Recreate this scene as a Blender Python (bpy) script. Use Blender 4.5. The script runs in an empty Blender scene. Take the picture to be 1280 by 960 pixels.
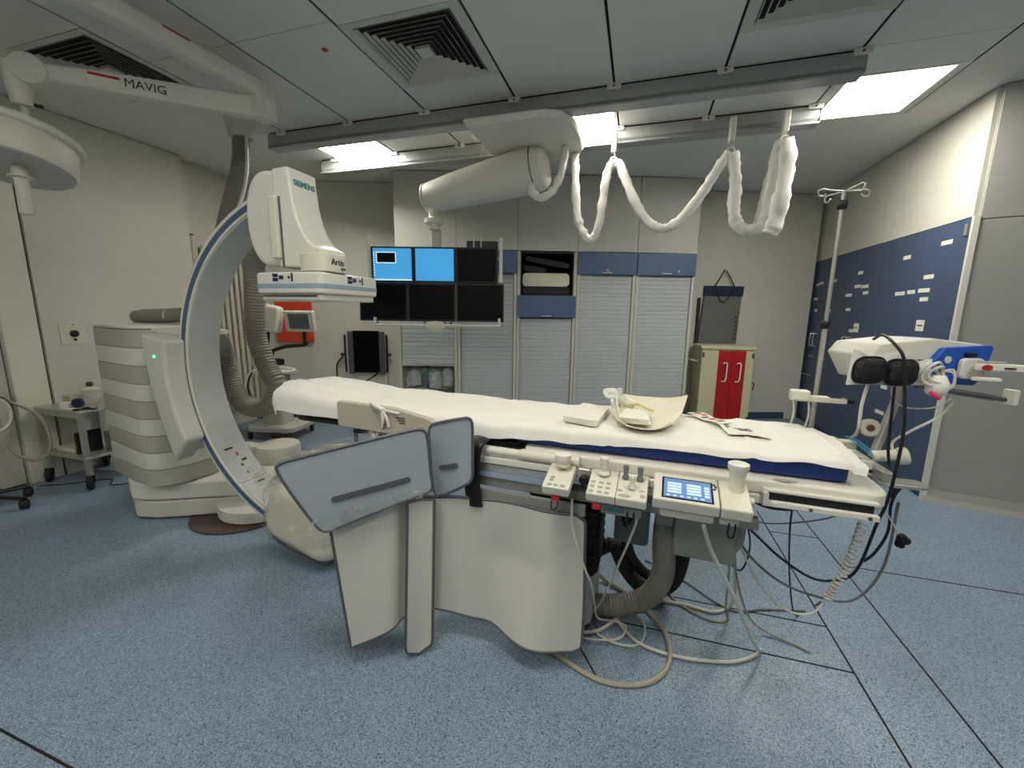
import bpy, bmesh, math, random
from mathutils import Matrix, Vector
random.seed(7)
PI = math.pi
S = bpy.context.scene
COL = S.collection

# ------------------------------------------------------------------ camera
def _cam():
    f, pit, roll, yaw = 515.3, math.radians(9.843), math.radians(-.706), math.radians(16.758)
    F = Vector((-math.sin(yaw)*math.cos(pit), math.cos(yaw)*math.cos(pit), -math.sin(pit)))
    R = Vector((math.cos(yaw), math.sin(yaw), 0)); D = F.cross(R)
    R2 = R*math.cos(roll) + D*math.sin(roll); D2 = -R*math.sin(roll) + D*math.cos(roll)
    M = Matrix((R2, -D2, -F)).transposed().to_4x4(); M.translation = (0, 0, 1.4)
    c = bpy.data.cameras.new('camera'); c.sensor_width = 36; c.lens = f/1280*36; c.clip_start = .02
    o = bpy.data.objects.new('camera', c); COL.objects.link(o); o.matrix_world = M; S.camera = o
_cam()
w = bpy.data.worlds.new('world'); S.world = w; w.use_nodes = True
w.node_tree.nodes['Background'].inputs[0].default_value = (.75, .8, .85, 1)
w.node_tree.nodes['Background'].inputs[1].default_value = .05
S.view_settings.view_transform = 'Standard'; S.view_settings.look = 'None'
S.view_settings.gamma = 1; S.view_settings.use_curve_mapping = False
S.view_settings.exposure = -.13
LIGHT, LIGHT2 = 46.0, 21.0          # emission of the ceiling light panels (rail row, rows behind the camera)

# ------------------------------------------------------------------ materials
def lin(h):
    h = h.lstrip('#'); v = [int(h[i:i+2], 16)/255 for i in (0, 2, 4)]
    return tuple(((c+.055)/1.055)**2.4 if c > .04045 else c/12.92 for c in v) + (1,)
def shade(c, k): return (min(1, c[0]*k), min(1, c[1]*k), min(1, c[2]*k), 1)
M = {}
def mat(name, col, rough=.5, metal=0, var=.06, scale=6, bump=0, bscale=60, coat=0, spec=.5):
    m = bpy.data.materials.new(name); m.use_nodes = True; nt = m.node_tree; p = nt.nodes['Principled BSDF']
    c = lin(col); tc = nt.nodes.new('ShaderNodeTexCoord'); n = nt.nodes.new('ShaderNodeTexNoise')
    n.inputs['Scale'].default_value = scale; n.inputs['Detail'].default_value = 4
    nt.links.new(tc.outputs['Object'], n.inputs['Vector'])
    r = nt.nodes.new('ShaderNodeValToRGB'); r.color_ramp.elements[0].position = .3; r.color_ramp.elements[1].position = .7
    r.color_ramp.elements[0].color = shade(c, 1-var); r.color_ramp.elements[1].color = shade(c, 1+var)
    nt.links.new(n.outputs['Fac'], r.inputs['Fac']); nt.links.new(r.outputs['Color'], p.inputs['Base Color'])
    p.inputs['Roughness'].default_value = rough; p.inputs['Metallic'].default_value = metal
    p.inputs['Specular IOR Level'].default_value = spec
    if coat: p.inputs['Coat Weight'].default_value = coat; p.inputs['Coat Roughness'].default_value = .1
    if bump:
        n2 = nt.nodes.new('ShaderNodeTexNoise'); n2.inputs['Scale'].default_value = bscale; n2.inputs['Detail'].default_value = 3
        nt.links.new(tc.outputs['Object'], n2.inputs['Vector'])
        b = nt.nodes.new('ShaderNodeBump'); b.inputs['Strength'].default_value = bump; b.inputs['Distance'].default_value = .01
        nt.links.new(n2.outputs['Fac'], b.inputs['Height']); nt.links.new(b.outputs['Normal'], p.inputs['Normal'])
    M[name] = m; return m
def emit(name, col, strength):
    m = bpy.data.materials.new(name); m.use_nodes = True; p = m.node_tree.nodes['Principled BSDF']
    p.inputs['Base Color'].default_value = lin(col); p.inputs['Emission Color'].default_value = lin(col)
    p.inputs['Emission Strength'].default_value = strength; p.inputs['Roughness'].default_value = .4
    M[name] = m; return m
mat('wall', '#c9c6ba', .75, var=.02, bump=.05, bscale=200)
mat('wall_grey', '#a4a39b', .7, var=.02, bump=.05, bscale=200)
mat('ceil_plain', '#d8d7d0', .8, var=.02)
mat('ceil_panel', '#d6d6d0', .6, var=.02, scale=3)
mat('gap', '#141414', .9)
mat('rail', '#a6a8a6', .4, .3, var=.04, scale=20)
mat('white', '#dcd9cd', .42, var=.02)
mat('white_warm', '#d9d5c4', .4, var=.02)
mat('white_dull', '#c9c6bb', .55, var=.03)
mat('stripe_dark', '#b4b0a4', .5, var=.02)
mat('c_inner', '#b6b7b3', .35, .1, var=.02)
mat('c_blue', '#4b607f', .35, var=.03)
mat('blue_line', '#93a5b8', .35, var=.02)
mat('vent', '#c4c3bb', .5, var=.02)
mat('black', '#0b0b0c', .45, var=.1)
mat('screen_off', '#020202', .4, var=0, spec=.12)
mat('rubber', '#151516', .7, var=.1)
mat('steel', '#c4c3bc', .34, .7, var=.04)
mat('steel_dark', '#77767a', .35, .9, var=.05)
mat('cup_blue', '#44536d', .5, var=.03)
mat('flip_blue', '#4a6180', .45, var=.02)
mat('shutter', '#b3b7b8', .5, var=.02)
mat('panel_grey', '#c0beb4', .6, var=.02)
mat('mattress', '#163a86', .5, var=.06, bump=.1, bscale=150)
mat('linen', '#e9e6dd', .85, var=.025, scale=9, bump=.25, bscale=260)
mat('paper', '#e6e2d4', .75, var=.03, scale=14, bump=.15, bscale=90)
mat('paper_yellow', '#d9c98f', .75, var=.04)
mat('bowl', '#e2dcc4', .5, var=.03)
mat('shield_blue', '#a3abb2', .28, var=.04, scale=3, coat=.4)
mat('shield_grey', '#cbc8be', .36, var=.03, scale=3, coat=.15)
mat('piping', '#54585c', .5)
mat('beige', '#b8b09e', .6, var=.03)
mat('hose_beige', '#8f8c80', .55, var=.06)
mat('hose_grey', '#7d7d74', .55, var=.06)
mat('cable_white', '#d2cfc4', .45, var=.03)
mat('cable_beige', '#a19c8a', .5, var=.03)
mat('cable_grey', '#6a6d70', .5)
mat('cable_black', '#0e0f14', .5)
mat('cart_beige', '#c2bb9a', .5, var=.03)
mat('cart_red', '#a3121c', .4, var=.04)
mat('orange', '#d2441f', .45, var=.04)
mat('apron', '#6a6a66', .6, var=.06, bump=.1, bscale=120)
mat('navy', '#182240', .6)
mat('cloth_dark', '#2e3034', .85, var=.15, scale=30)
mat('cloth_cream', '#d2cdb8', .8, var=.04)
mat('bag_teal', '#2f6f78', .35, var=.3, scale=20)
mat('bag_clear', '#dde4e6', .3, var=.2, scale=25)
mat('inj_blue', '#1f55b4', .35, var=.03)
mat('brown', '#5c3a22', .5)
mat('wood_plate', '#4a3d36', .6, var=.1)
mat('red', '#b2202a', .4)
mat('pink', '#e0476f', .5)
mat('teal_text', '#1f7f8c', .5)
mat('dark_text', '#3a3a3c', .5)
mat('button', '#1d2a58', .4)
mat('key_grey', '#a9a79d', .5)
mat('cyan', '#3c9bc4', .4)
mat('radiator', '#cbc5b2', .4, var=.02)
mat('grey_box', '#85867f', .5, var=.04)
mat('kick_blue', '#36485e', .6)
mat('plate', '#d8d2c0', .4, .15, var=.03)
emit('light_panel', '#fffbf0', LIGHT)
emit('light_panel_dim', '#fffbf0', LIGHT2)
emit('screen_blue', '#3d9ad4', .85)
emit('screen_white', '#cfeefc', .9)
emit('screen_ui', '#5d7fb4', .35)
emit('ui_tile', '#b9d4ff', .6)
emit('led', '#30ffa0', 6)
def film(name, lo_, hi_):
    m = bpy.data.materials.new(name); m.use_nodes = True; nt = m.node_tree; nt.nodes.clear()
    o = nt.nodes.new('ShaderNodeOutputMaterial'); mx = nt.nodes.new('ShaderNodeMixShader')
    t = nt.nodes.new('ShaderNodeBsdfTransparent'); t.inputs[0].default_value = (.93, .93, .92, 1)
    g = nt.nodes.new('ShaderNodeBsdfPrincipled'); g.inputs['Base Color'].default_value = lin('#dad9d2'); g.inputs['Roughness'].default_value = .12
    n = nt.nodes.new('ShaderNodeTexNoise'); n.inputs['Scale'].default_value = 9; n.inputs['Detail'].default_value = 4; n.inputs['Distortion'].default_value = 2.5
    tc = nt.nodes.new('ShaderNodeTexCoord'); nt.links.new(tc.outputs['Object'], n.inputs['Vector'])
    b = nt.nodes.new('ShaderNodeBump'); b.inputs['Strength'].default_value = .7; b.inputs['Distance'].default_value = .012
    nt.links.new(n.outputs['Fac'], b.inputs['Height']); nt.links.new(b.outputs['Normal'], g.inputs['Normal'])
    r = nt.nodes.new('ShaderNodeValToRGB'); r.color_ramp.elements[0].position = .52; r.color_ramp.elements[1].position = .74
    r.color_ramp.elements[0].color = (lo_,)*3 + (1,); r.color_ramp.elements[1].color = (hi_,)*3 + (1,)
    nt.links.new(n.outputs['Fac'], r.inputs['Fac']); nt.links.new(r.outputs['Color'], mx.inputs['Fac'])
    nt.links.new(t.outputs[0], mx.inputs[1]); nt.links.new(g.outputs[0], mx.inputs[2]); nt.links.new(mx.outputs[0], o.inputs['Surface'])
    M[name] = m
film('film', .05, .5)
film('film_bright', .06, .5)
def floor_mat():
    m = bpy.data.materials.new('floor_vinyl'); m.use_nodes = True; nt = m.node_tree; p = nt.nodes['Principled BSDF']
    tc = nt.nodes.new('ShaderNodeTexCoord')
    def noise(sc, det, a, b, ca, cb):
        n = nt.nodes.new('ShaderNodeTexNoise'); n.inputs['Scale'].default_value = sc; n.inputs['Detail'].default_value = det
        nt.links.new(tc.outputs['Object'], n.inputs['Vector'])
        r = nt.nodes.new('ShaderNodeValToRGB'); r.color_ramp.elements[0].position = a; r.color_ramp.elements[1].position = b
        r.color_ramp.elements[0].color = lin(ca); r.color_ramp.elements[1].color = lin(cb)
        nt.links.new(n.outputs['Fac'], r.inputs['Fac']); return r
    base = noise(330, 2, .36, .66, FLOOR[0], FLOOR[1])
    big = noise(1.3, 3, .3, .7, '#e9e9e9', '#ffffff')
    dk = noise(190, 2, .60, .68, '#ffffff', FLOOR[2])
    for r2 in (big, dk):
        mx = nt.nodes.new('ShaderNodeMix'); mx.data_type = 'RGBA'; mx.blend_type = 'MULTIPLY'; mx.inputs[0].default_value = 1
        nt.links.new(base.outputs['Color'] if r2 is big else last.outputs[2], mx.inputs[6]); nt.links.new(r2.outputs['Color'], mx.inputs[7]); last = mx
    nt.links.new(last.outputs[2], p.inputs['Base Color']); p.inputs['Roughness'].default_value = .42
    M['floor'] = m
FLOOR = ('#4f6d88', '#adbecb', '#5f7488')
floor_mat()
def mesh_net():
    m = bpy.data.materials.new('black_net'); m.use_nodes = True; nt = m.node_tree; p = nt.nodes['Principled BSDF']
    p.inputs['Base Color'].default_value = lin('#101012'); p.inputs['Roughness'].default_value = .7
    tc = nt.nodes.new('ShaderNodeTexCoord'); v = nt.nodes.new('ShaderNodeTexVoronoi'); v.inputs['Scale'].default_value = 160
    nt.links.new(tc.outputs['Object'], v.inputs['Vector'])
    r = nt.nodes.new('ShaderNodeValToRGB'); r.color_ramp.elements[0].position = .15; r.color_ramp.elements[1].position = .3
    r.color_ramp.elements[0].color = (.25,)*3 + (1,); r.color_ramp.elements[1].color = (.9,)*3 + (1,)
    nt.links.new(v.outputs['Distance'], r.inputs['Fac']); nt.links.new(r.outputs['Color'], p.inputs['Alpha']); M['net'] = m
mesh_net()

# ------------------------------------------------------------------ geometry helpers
FR = Matrix.Identity(4)          # current working frame
WM = {}                          # world matrix of every parent
def frame(loc=(0, 0, 0), deg=0):
    global FR
    FR = Matrix.Translation(loc) @ Matrix.Rotation(math.radians(deg), 4, 'Z'); return FR
def nb(): return bmesh.new()
def face(bm, vs):
    try: return bm.faces.new(vs)
    except ValueError: return None
def bx(bm, x0, x1, y0, y1, z0, z1, T=None):
    v = [Vector((x, y, z)) for z in (z0, z1) for x, y in ((x0, y0), (x1, y0), (x1, y1), (x0, y1))]
    if T: v = [T @ p for p in v]
    v = [bm.verts.new(p) for p in v]
    for f in ((3, 2, 1, 0), (4, 5, 6, 7), (0, 1, 5, 4), (1, 2, 6, 5), (2, 3, 7, 6), (3, 0, 4, 7)): face(bm, [v[i] for i in f])
    return bm
def prism(bm, poly, ax, a, b, T=None):
    def P(u, v, t): return Vector({'x': (t, u, v), 'y': (u, t, v), 'z': (u, v, t)}[ax])
    A = [P(u, v, a) for u, v in poly]; B = [P(u, v, b) for u, v in poly]
    if T: A = [T @ p for p in A]; B = [T @ p for p in B]
    A = [bm.verts.new(p) for p in A]; B = [bm.verts.new(p) for p in B]; n = len(A)
    face(bm, A[::-1]); face(bm, B)
    for i in range(n): face(bm, [A[i], A[(i+1) % n], B[(i+1) % n], B[i]])
    return bm
def crom(pts, res=6, closed=False):
    P = [Vector(p) for p in pts]; n = len(P); out = []
    if n < 3: return P
    rng = range(n if closed else n-1)
    for i in rng:
        g = (lambda k: P[k % n]) if closed else (lambda k: P[max(0, min(n-1, k))])
        a, b, c, d = g(i-1), g(i), g(i+1), g(i+2)
        for j in range(res):
            t = j/res
            out.append(.5*((2*b) + (c-a)*t + (2*a-5*b+4*c-d)*t*t + (3*b-a-3*c+d)*t**3))
    if not closed: out.append(P[-1])
    return out
def tube(bm, pts, r, n=8, closed=False, caps=True, flat=1.0, up=None):
    pts = [Vector(p) for p in pts]; N = len(pts); rings = []; prev = None
    for i, p in enumerate(pts):
        if closed: t = pts[(i+1) % N] - pts[i-1]
        else: t = pts[min(i+1, N-1)] - pts[max(i-1, 0)]
        if t.length < 1e-9: t = Vector((0, 0, 1))
        t.normalize()
        if prev is None:
            ref = Vector(up) if up else (Vector((0, 0, 1)) if abs(t.z) < .9 else Vector((1, 0, 0)))
            a = (ref - t*ref.dot(t)).normalized()
        else:
            a = prev - t*prev.dot(t)
            a = a.normalized() if a.length > 1e-6 else prev
        prev = a; b = t.cross(a); rr = r[i] if isinstance(r, (list, tuple)) else r
        rings.append([bm.verts.new(p + a*(math.cos(2*PI*k/n)*rr) + b*(math.sin(2*PI*k/n)*rr*flat)) for k in range(n)])
    for i in range(N if closed else N-1):
        A, B = rings[i], rings[(i+1) % N]
        for k in range(n): face(bm, [A[k], A[(k+1) % n], B[(k+1) % n], B[k]])
    if caps and not closed: face(bm, rings[0][::-1]); face(bm, rings[-1])
    return bm
def ctube(bm, pts, r, n=8, res=6, **k): return tube(bm, crom(pts, res), r, n, **k)
def cyl(bm, p0, p1, r0, r1=None, n=16): return tube(bm, [p0, p1], [r0, r0 if r1 is None else r1], n)
def hose(bm, pts, r, pitch=.02, amp=.06, n=14):
    P = crom(pts, 24); d = [0]
    for a, b in zip(P, P[1:]): d.append(d[-1] + (b-a).length)
    L = d[-1]; m = int(L/pitch*2); Q = []; R = []; j = 0
    for i in range(m+1):
        s = L*i/m
        while j < len(d)-2 and d[j+1] < s: j += 1
        t = (s-d[j])/max(1e-9, d[j+1]-d[j]); Q.append(P[j].lerp(P[j+1], min(1, t))); R.append(r*(1 + (amp if i % 2 else -amp)))
    return tube(bm, Q, R, n)
def lathe(bm, prof, c=(0, 0, 0), n=24, T=None):
    T0 = Matrix.Translation(c) @ (T or Matrix.Identity(4)); rings = []
    for r, z in prof: rings.append([bm.verts.new(T0 @ Vector((r*math.cos(2*PI*k/n), r*math.sin(2*PI*k/n), z))) for k in range(n)])
    for A, B in zip(rings, rings[1:]):
        for k in range(n): face(bm, [A[k], A[(k+1) % n], B[(k+1) % n], B[k]])
    face(bm, rings[0][::-1]); face(bm, rings[-1]); return bm
def sheetgrid(bm, nu, nv, fn, thick=0):
    V = [[bm.verts.new(fn(i/nu, j/nv)) for j in range(nv+1)] for i in range(nu+1)]
    for i in range(nu):
        for j in range(nv): face(bm, [V[i][j], V[i+1][j], V[i+1][j+1], V[i][j+1]])
    return V
def rrect(x0, x1, y0, y1, r, n=5):
    o = []
    for cx, cy, a in ((x1-r, y1-r, 0), (x0+r, y1-r, 90), (x0+r, y0+r, 180), (x1-r, y0+r, 270)):
        for k in range(n+1): t = math.radians(a + 90*k/n); o.append((cx + r*math.cos(t), cy + r*math.sin(t)))
    return o
def rotm(p, deg, ax): return Matrix.Translation(p) @ Matrix.Rotation(math.radians(deg), 4, ax) @ Matrix.Translation(-Vector(p))
def along(p, d):                 # matrix with local z along d at p
    q = Vector(d).to_track_quat('Z', 'Y'); return Matrix.Translation(p) @ q.to_matrix().to_4x4()
def props(o, label=None, cat=None, group=None, kind=None):
    if label: o['label'] = label
    if cat: o['category'] = cat
    if group: o['group'] = group
    if kind: o['kind'] = kind
    return o
def obj(name, bm, m, parent=None, smooth=False, bevel=0, label=None, cat=None, group=None, kind=None, solid=0, seg=2):
    if not isinstance(bm, bmesh.types.BMesh): me = bm
    else:
        bmesh.ops.recalc_face_normals(bm, faces=bm.faces[:]) if not solid else None
        me = bpy.data.meshes.new(name); bm.to_mesh(me); bm.free()
    me.transform(FR)
    o = bpy.data.objects.new(name, me); COL.objects.link(o)
    if parent:
        me.transform(WM[parent.name].inverted()); o.parent = parent; WM[o.name] = WM[parent.name]
    else:
        co = [v.co for v in me.vertices]
        c = Vector(((min(v.x for v in co)+max(v.x for v in co))/2, (min(v.y for v in co)+max(v.y for v in co))/2, min(v.z for v in co)))
        me.transform(Matrix.Translation(-c)); o.location = c; WM[o.name] = Matrix.Translation(c)
    me.materials.append(M[m] if isinstance(m, str) else m)
    if smooth:
        for p in me.polygons: p.use_smooth = True
        if smooth != 'all':
            try: me.set_sharp_from_angle(angle=math.radians(40))
            except Exception: pass
    if solid:
        k = o.modifiers.new('solid', 'SOLIDIFY'); k.thickness = solid; k.offset = 0; k = o.modifiers.new('split', 'EDGE_SPLIT'); k.split_angle = math.radians(50)
    if bevel:
        k = o.modifiers.new('bevel', 'BEVEL'); k.width = bevel; k.segments = seg; k.limit_method = 'ANGLE'; k.angle_limit = math.radians(40)
        for p in me.polygons: p.use_smooth = True
        try: me.set_sharp_from_angle(angle=math.radians(35))
        except Exception: pass
        k.harden_normals = True
    return props(o, label, cat, group, kind)
def thing(name, label, cat, loc=(0, 0, 0), group=None, kind=None):
    o = bpy.data.objects.new(name, None); COL.objects.link(o); o.empty_display_size = .1
    L = FR @ Vector(loc); T = Matrix.Translation(L) @ FR.to_3x3().to_4x4()
    o.location = L; o.rotation_euler = FR.to_euler(); WM[o.name] = T
    return props(o, label, cat, group, kind)
def copy_tree(o, loc, label=None, parent=None):
    c = o.copy(); COL.objects.link(c); c.parent = parent
    if parent is None: c.location = loc; WM[c.name] = Matrix.Translation(loc)
    if label: c['label'] = label
    for ch in list(o.children): copy_tree(ch, None, None, c)
    return c
def text(s, size, T, m, parent, name='lettering', ext=.0015, bold=0):
    cu = bpy.data.curves.new('t', 'FONT'); cu.body = s; cu.size = size; cu.extrude = ext; cu.align_x = 'CENTER'; cu.align_y = 'CENTER'; cu.offset = bold
    cu.resolution_u = 3
    o = bpy.data.objects.new('t', cu); COL.objects.link(o)
    dg = bpy.context.evaluated_depsgraph_get(); me = bpy.data.meshes.new_from_object(o.evaluated_get(dg))
    bpy.data.objects.remove(o); bpy.data.curves.remove(cu); me.materials.clear(); me.transform(T)
    return obj(name, me, m, parent)
def plane_m(o, xd, yd):          # matrix: local x->xd, y->yd at o
    x = Vector(xd).normalized(); y = Vector(yd); y = (y - x*y.dot(x)).normalized(); z = x.cross(y)
    T = Matrix((x, y, z)).transposed().to_4x4(); T.translation = o; return T
ST = dict(kind='structure')

# ================================================================== ROOM SHELL
CEIL = 2.92
fl = obj('floor', bx(nb(), -4.9, 4.3, -2.7, 7.2, -.05, 0), 'floor', **ST)
def joint(x0, y0, x1, y1, wd=.007):
    d = Vector((x1-x0, y1-y0, 0)).normalized(); n = Vector((-d.y, d.x, 0))*wd/2; bm = nb()
    a = [Vector((x0, y0, 0)) - n, Vector((x1, y1, 0)) - n, Vector((x1, y1, 0)) + n, Vector((x0, y0, 0)) + n]
    V = [bm.verts.new(p) for p in a] + [bm.verts.new(p + Vector((0, 0, .0012))) for p in a]
    for f in ((3, 2, 1, 0), (4, 5, 6, 7), (0, 1, 5, 4), (1, 2, 6, 5), (2, 3, 7, 6), (3, 0, 4, 7)): face(bm, [V[i] for i in f])
    obj('floor_joint', bm, 'gap', fl)
for j in ((.909, 1.2, .909, 3.2), (1.187, .9, 1.187, 4.6), (-.05, 1.762, .909, 1.762), (.1, 2.02, .909, 2.02), (1.187, 2.6, 2.3, 2.59),
          (-.19, 1.615, -.07, 1.43), (-2.5, .63, -1.35, .61), (-4.5, 3.47, -2.4, 3.12), (-3.4, 2.76, -3.15, 2.95), (.909, 2.9, 1.187, 2.9)): joint(*j)

ceil = obj('ceiling', bx(nb(), -4.9, 4.3, -2.7, 7.2, CEIL+.008, CEIL+.08), 'ceil_plain', **ST)
GX = [-3.706, -3.02, -2.345, -1.655, -.94, -.25, .42, 1.13, 1.82]
YEND = 3.86
obj('grid_backing', bx(nb(), GX[0]-.012, GX[-2]+.01, -2.6, YEND+.01, CEIL-.002, CEIL+.0075), 'gap', ceil)
obj('grid_backing', bx(nb(), GX[-2]+.011, GX[-1]+.014, -2.6, 4.112, CEIL-.002, CEIL+.0075), 'gap', ceil)
lights = {(1, 3.39, 3.85), (4, 3.39, 3.85), (7, 3.42, 4.07), (4, .25, 1.0), (7, .25, 1.0), (1, -1.75, -1.0), (4, -1.75, -1.0)}
vents = {(3, 2.13, 2.79), (6, 2.08, 2.775), (0, 1.76, 2.42)}
for i in range(8):
    x0, x1 = GX[i]+.0075, GX[i+1]-.0075; end = 4.1 if i == 7 else YEND
    holes = sorted([(a, b) for k, a, b in lights | vents if k == i]); y = -2.58
    cuts = [-1.8, -.6, .6, 1.5, 2.09, 3.1]
    spans = []
    for a, b in holes + [(end, end)]:
        yy = y
        for c in [c for c in cuts if y+.2 < c < a-.2] + [a]:
            if c - yy > .02: spans.append((yy, c))
            yy = c
        y = b
    for a, b in spans:
        obj('ceiling_panel', bx(nb(), x0, x1, a+.0015, b-.0015, CEIL-.012, CEIL-.002), 'ceil_panel', ceil, bevel=.003, seg=1)
LBL = {(1, 3.39): 'square glowing ceiling light at the left end of the rails', (4, 3.39): 'glowing ceiling light beside the white monitor carriage',
       (7, 3.42): 'glowing ceiling light at the right end of the rails'}
for i, a, b in sorted(lights):
    x0, x1 = GX[i]+.006, GX[i+1]-.006
    lb = LBL.get((i, a), 'square ceiling light in the grid behind the camera, %s row, %s' % ('near' if a > 0 else 'far', {1: 'left', 4: 'middle', 7: 'right'}[i]))
    t = thing('ceiling_light', lb, 'light', ((x0+x1)/2, (a+b)/2, CEIL-.012), 'ceiling light panels')
    if i == 7 and a > 3: x0, x1 = 1.19, 1.775
    bm = nb(); fw = .022
    for q in ((x0, x1, a, a+fw), (x0, x1, b-fw, b), (x0, x0+fw, a+fw, b-fw), (x1-fw, x1, a+fw, b-fw)): bx(bm, *q, CEIL-.014, CEIL+.003)
    obj('frame', bm, 'white', t)
    obj('diffuser', bx(nb(), x0+fw, x1-fw, a+fw, b-fw, CEIL-.006, CEIL-.001), 'light_panel' if a > 3 else 'light_panel_dim', t)
    if i == 7 and a > 3:
        for q0, q1 in ((GX[7]+.005, 1.19), (1.775, GX[8]-.005)): obj('filler_strip', bx(nb(), q0, q1, a, b, CEIL-.012, CEIL+.003), 'ceil_panel', t)
VL = {3: 'square four-way air vent in the middle of the ceiling', 6: 'square air vent at the top right edge of the picture', 0: 'square air vent above the lamp arm by the left wall'}
for i, a, b in sorted(vents):
    x0, x1 = GX[i]+.006, GX[i+1]-.006; cx, cy = (x0+x1)/2, (a+b)/2
    t = thing('air_vent', VL[i], 'vent', (cx, cy, CEIL-.012), 'ceiling air vents')
    h = .29; bm = nb()
    for q in ((x0, x1, a, cy-h), (x0, x1, cy+h, b), (x0, cx-h, cy-h, cy+h), (cx+h, x1, cy-h, cy+h)): bx(bm, *q, CEIL-.013, CEIL+.003)
    obj('frame', bm, 'vent', t)
    obj('duct_backing', bx(nb(), cx-h, cx+h, cy-h, cy+h, CEIL+.0005, CEIL+.0035), 'gap', t)
    for k in range(8):
        ro = h-.004-k*.034; ri = ro-.013; bm = nb()
        if ri < .02: break
        o4 = [(-ro, -ro), (ro, -ro), (ro, ro), (-ro, ro)]; i4 = [(-ri, -ri), (ri, -ri), (ri, ri), (-ri, ri)]
        for th in (0, .0015):
            pass
        A = [bm.verts.new((cx+x, cy+y, CEIL-.017)) for x, y in o4]; B = [bm.verts.new((cx+x, cy+y, CEIL-.002)) for x, y in i4]
        A2 = [bm.verts.new((cx+x, cy+y, CEIL-.0155)) for x, y in o4]; B2 = [bm.verts.new((cx+x, cy+y, CEIL-.0005)) for x, y in i4]
        for q in range(4):
            r = (q+1) % 4
            face(bm, [A[q], A[r], B[r], B[q]]); face(bm, [A2[r], A2[q], B2[q], B2[r]]); face(bm, [A[r], A[q], A2[q], A2[r]]); face(bm, [B[q], B[r], B2[r], B2[q]])
        obj('louvre', bm, 'vent', t)
    obj('centre_plate', bx(nb(), cx-.045, cx+.045, cy-.045, cy+.045, CEIL-.018, CEIL-.003), 'vent', t)
obj('ceiling_marker', lathe(nb(), [(.018, CEIL-.016), (.018, CEIL-.012)], (-1.86, 2.28, 0), 16), 'red', label='small red round dot on a ceiling panel', cat='marker')

# walls
frame((-2.674, 4.238, 0), 19.5); FRC = FR.copy()
obj('wall_back', bx(nb(), -2.6, 5.3, .48, .6, 0, CEIL), 'wall', **ST)
obj('baseboard_back', bx(nb(), 3.52, 5.12, .468, .479, 0, .09), 'kick_blue', **ST)
obj('baseboard_back', bx(nb(), -2.0, -.02, .468, .479, 0, .09), 'kick_blue', **ST)
frame()
obj('wall_left', bx(nb(), -4.75, -4.55, 2.085, 3.34, 0, CEIL), 'wall', **ST)
obj('wall_left', bx(nb(), -4.8, -4.67, 3.34, 4.3, 0, CEIL), 'wall', **ST)
obj('wall_left', bx(nb(), -4.8, -4.62, -2.7, 1.0, 0, CEIL), 'wall', **ST)
obj('wall_left', bx(nb(), -4.8, -4.62, 1.0, 2.085, 2.5, CEIL), 'wall', **ST)
obj('wall_front', bx(nb(), -4.8, 4.3, -2.7, -2.58, 0, CEIL), 'wall_grey', **ST)
obj('wall_right', bx(nb(), 4.15, 4.3, -2.7, 3.5, 0, CEIL), 'wall_grey', **ST)
bm = nb(); bx(bm, 2.205, 2.7, 3.86, 6.6, 2.105, CEIL)
obj('wall_right', bm, 'wall', **ST)
dn = thing('door_1', 'plain pale sliding door in the left wall with a dark gap', 'door', (-4.6, 1.6, 0), kind='structure')
obj('door_leaf', bx(nb(), -4.64, -4.6, 1.02, 1.86, 0.01, 2.48), 'wall', dn, bevel=.004)
obj('door_frame', bx(nb(), -4.62, -4.555, 1.87, 2.07, 0, 2.5), 'white_warm', dn, bevel=.006)
obj('door_seal', bx(nb(), -4.63, -4.585, 2.07, 2.085, 0, 2.5), 'gap', dn)
obj('door_sign', bx(nb(), -4.6, -4.594, 1.52, 1.66, 1.0, 1.14), 'cup_blue', dn)
# grey end wall at the right
frame((2.2, 3.82, 0), -14.7)
we = obj('wall_end', bx(nb(), .02, 2.1, .02, .12, .1, CEIL), 'wall_grey', **ST)
for z0, z1 in ((.1, 2.072), (2.078, CEIL)): obj('wall_panel', bx(nb(), .022, 2.1, 0, .02, z0, z1), 'wall_grey', we, bevel=.003)
obj('baseboard_end', prism(nb(), [(-.03, 0), (.12, 0), (.12, .1), (.0, .1), (-.012, .04)], 'x', .0, 2.1), 'wall_grey', **ST)
obj('trim_1', bx(nb(), -.012, .02, -.012, .03, .0, 2.1), 'white', **ST)
frame()

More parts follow.
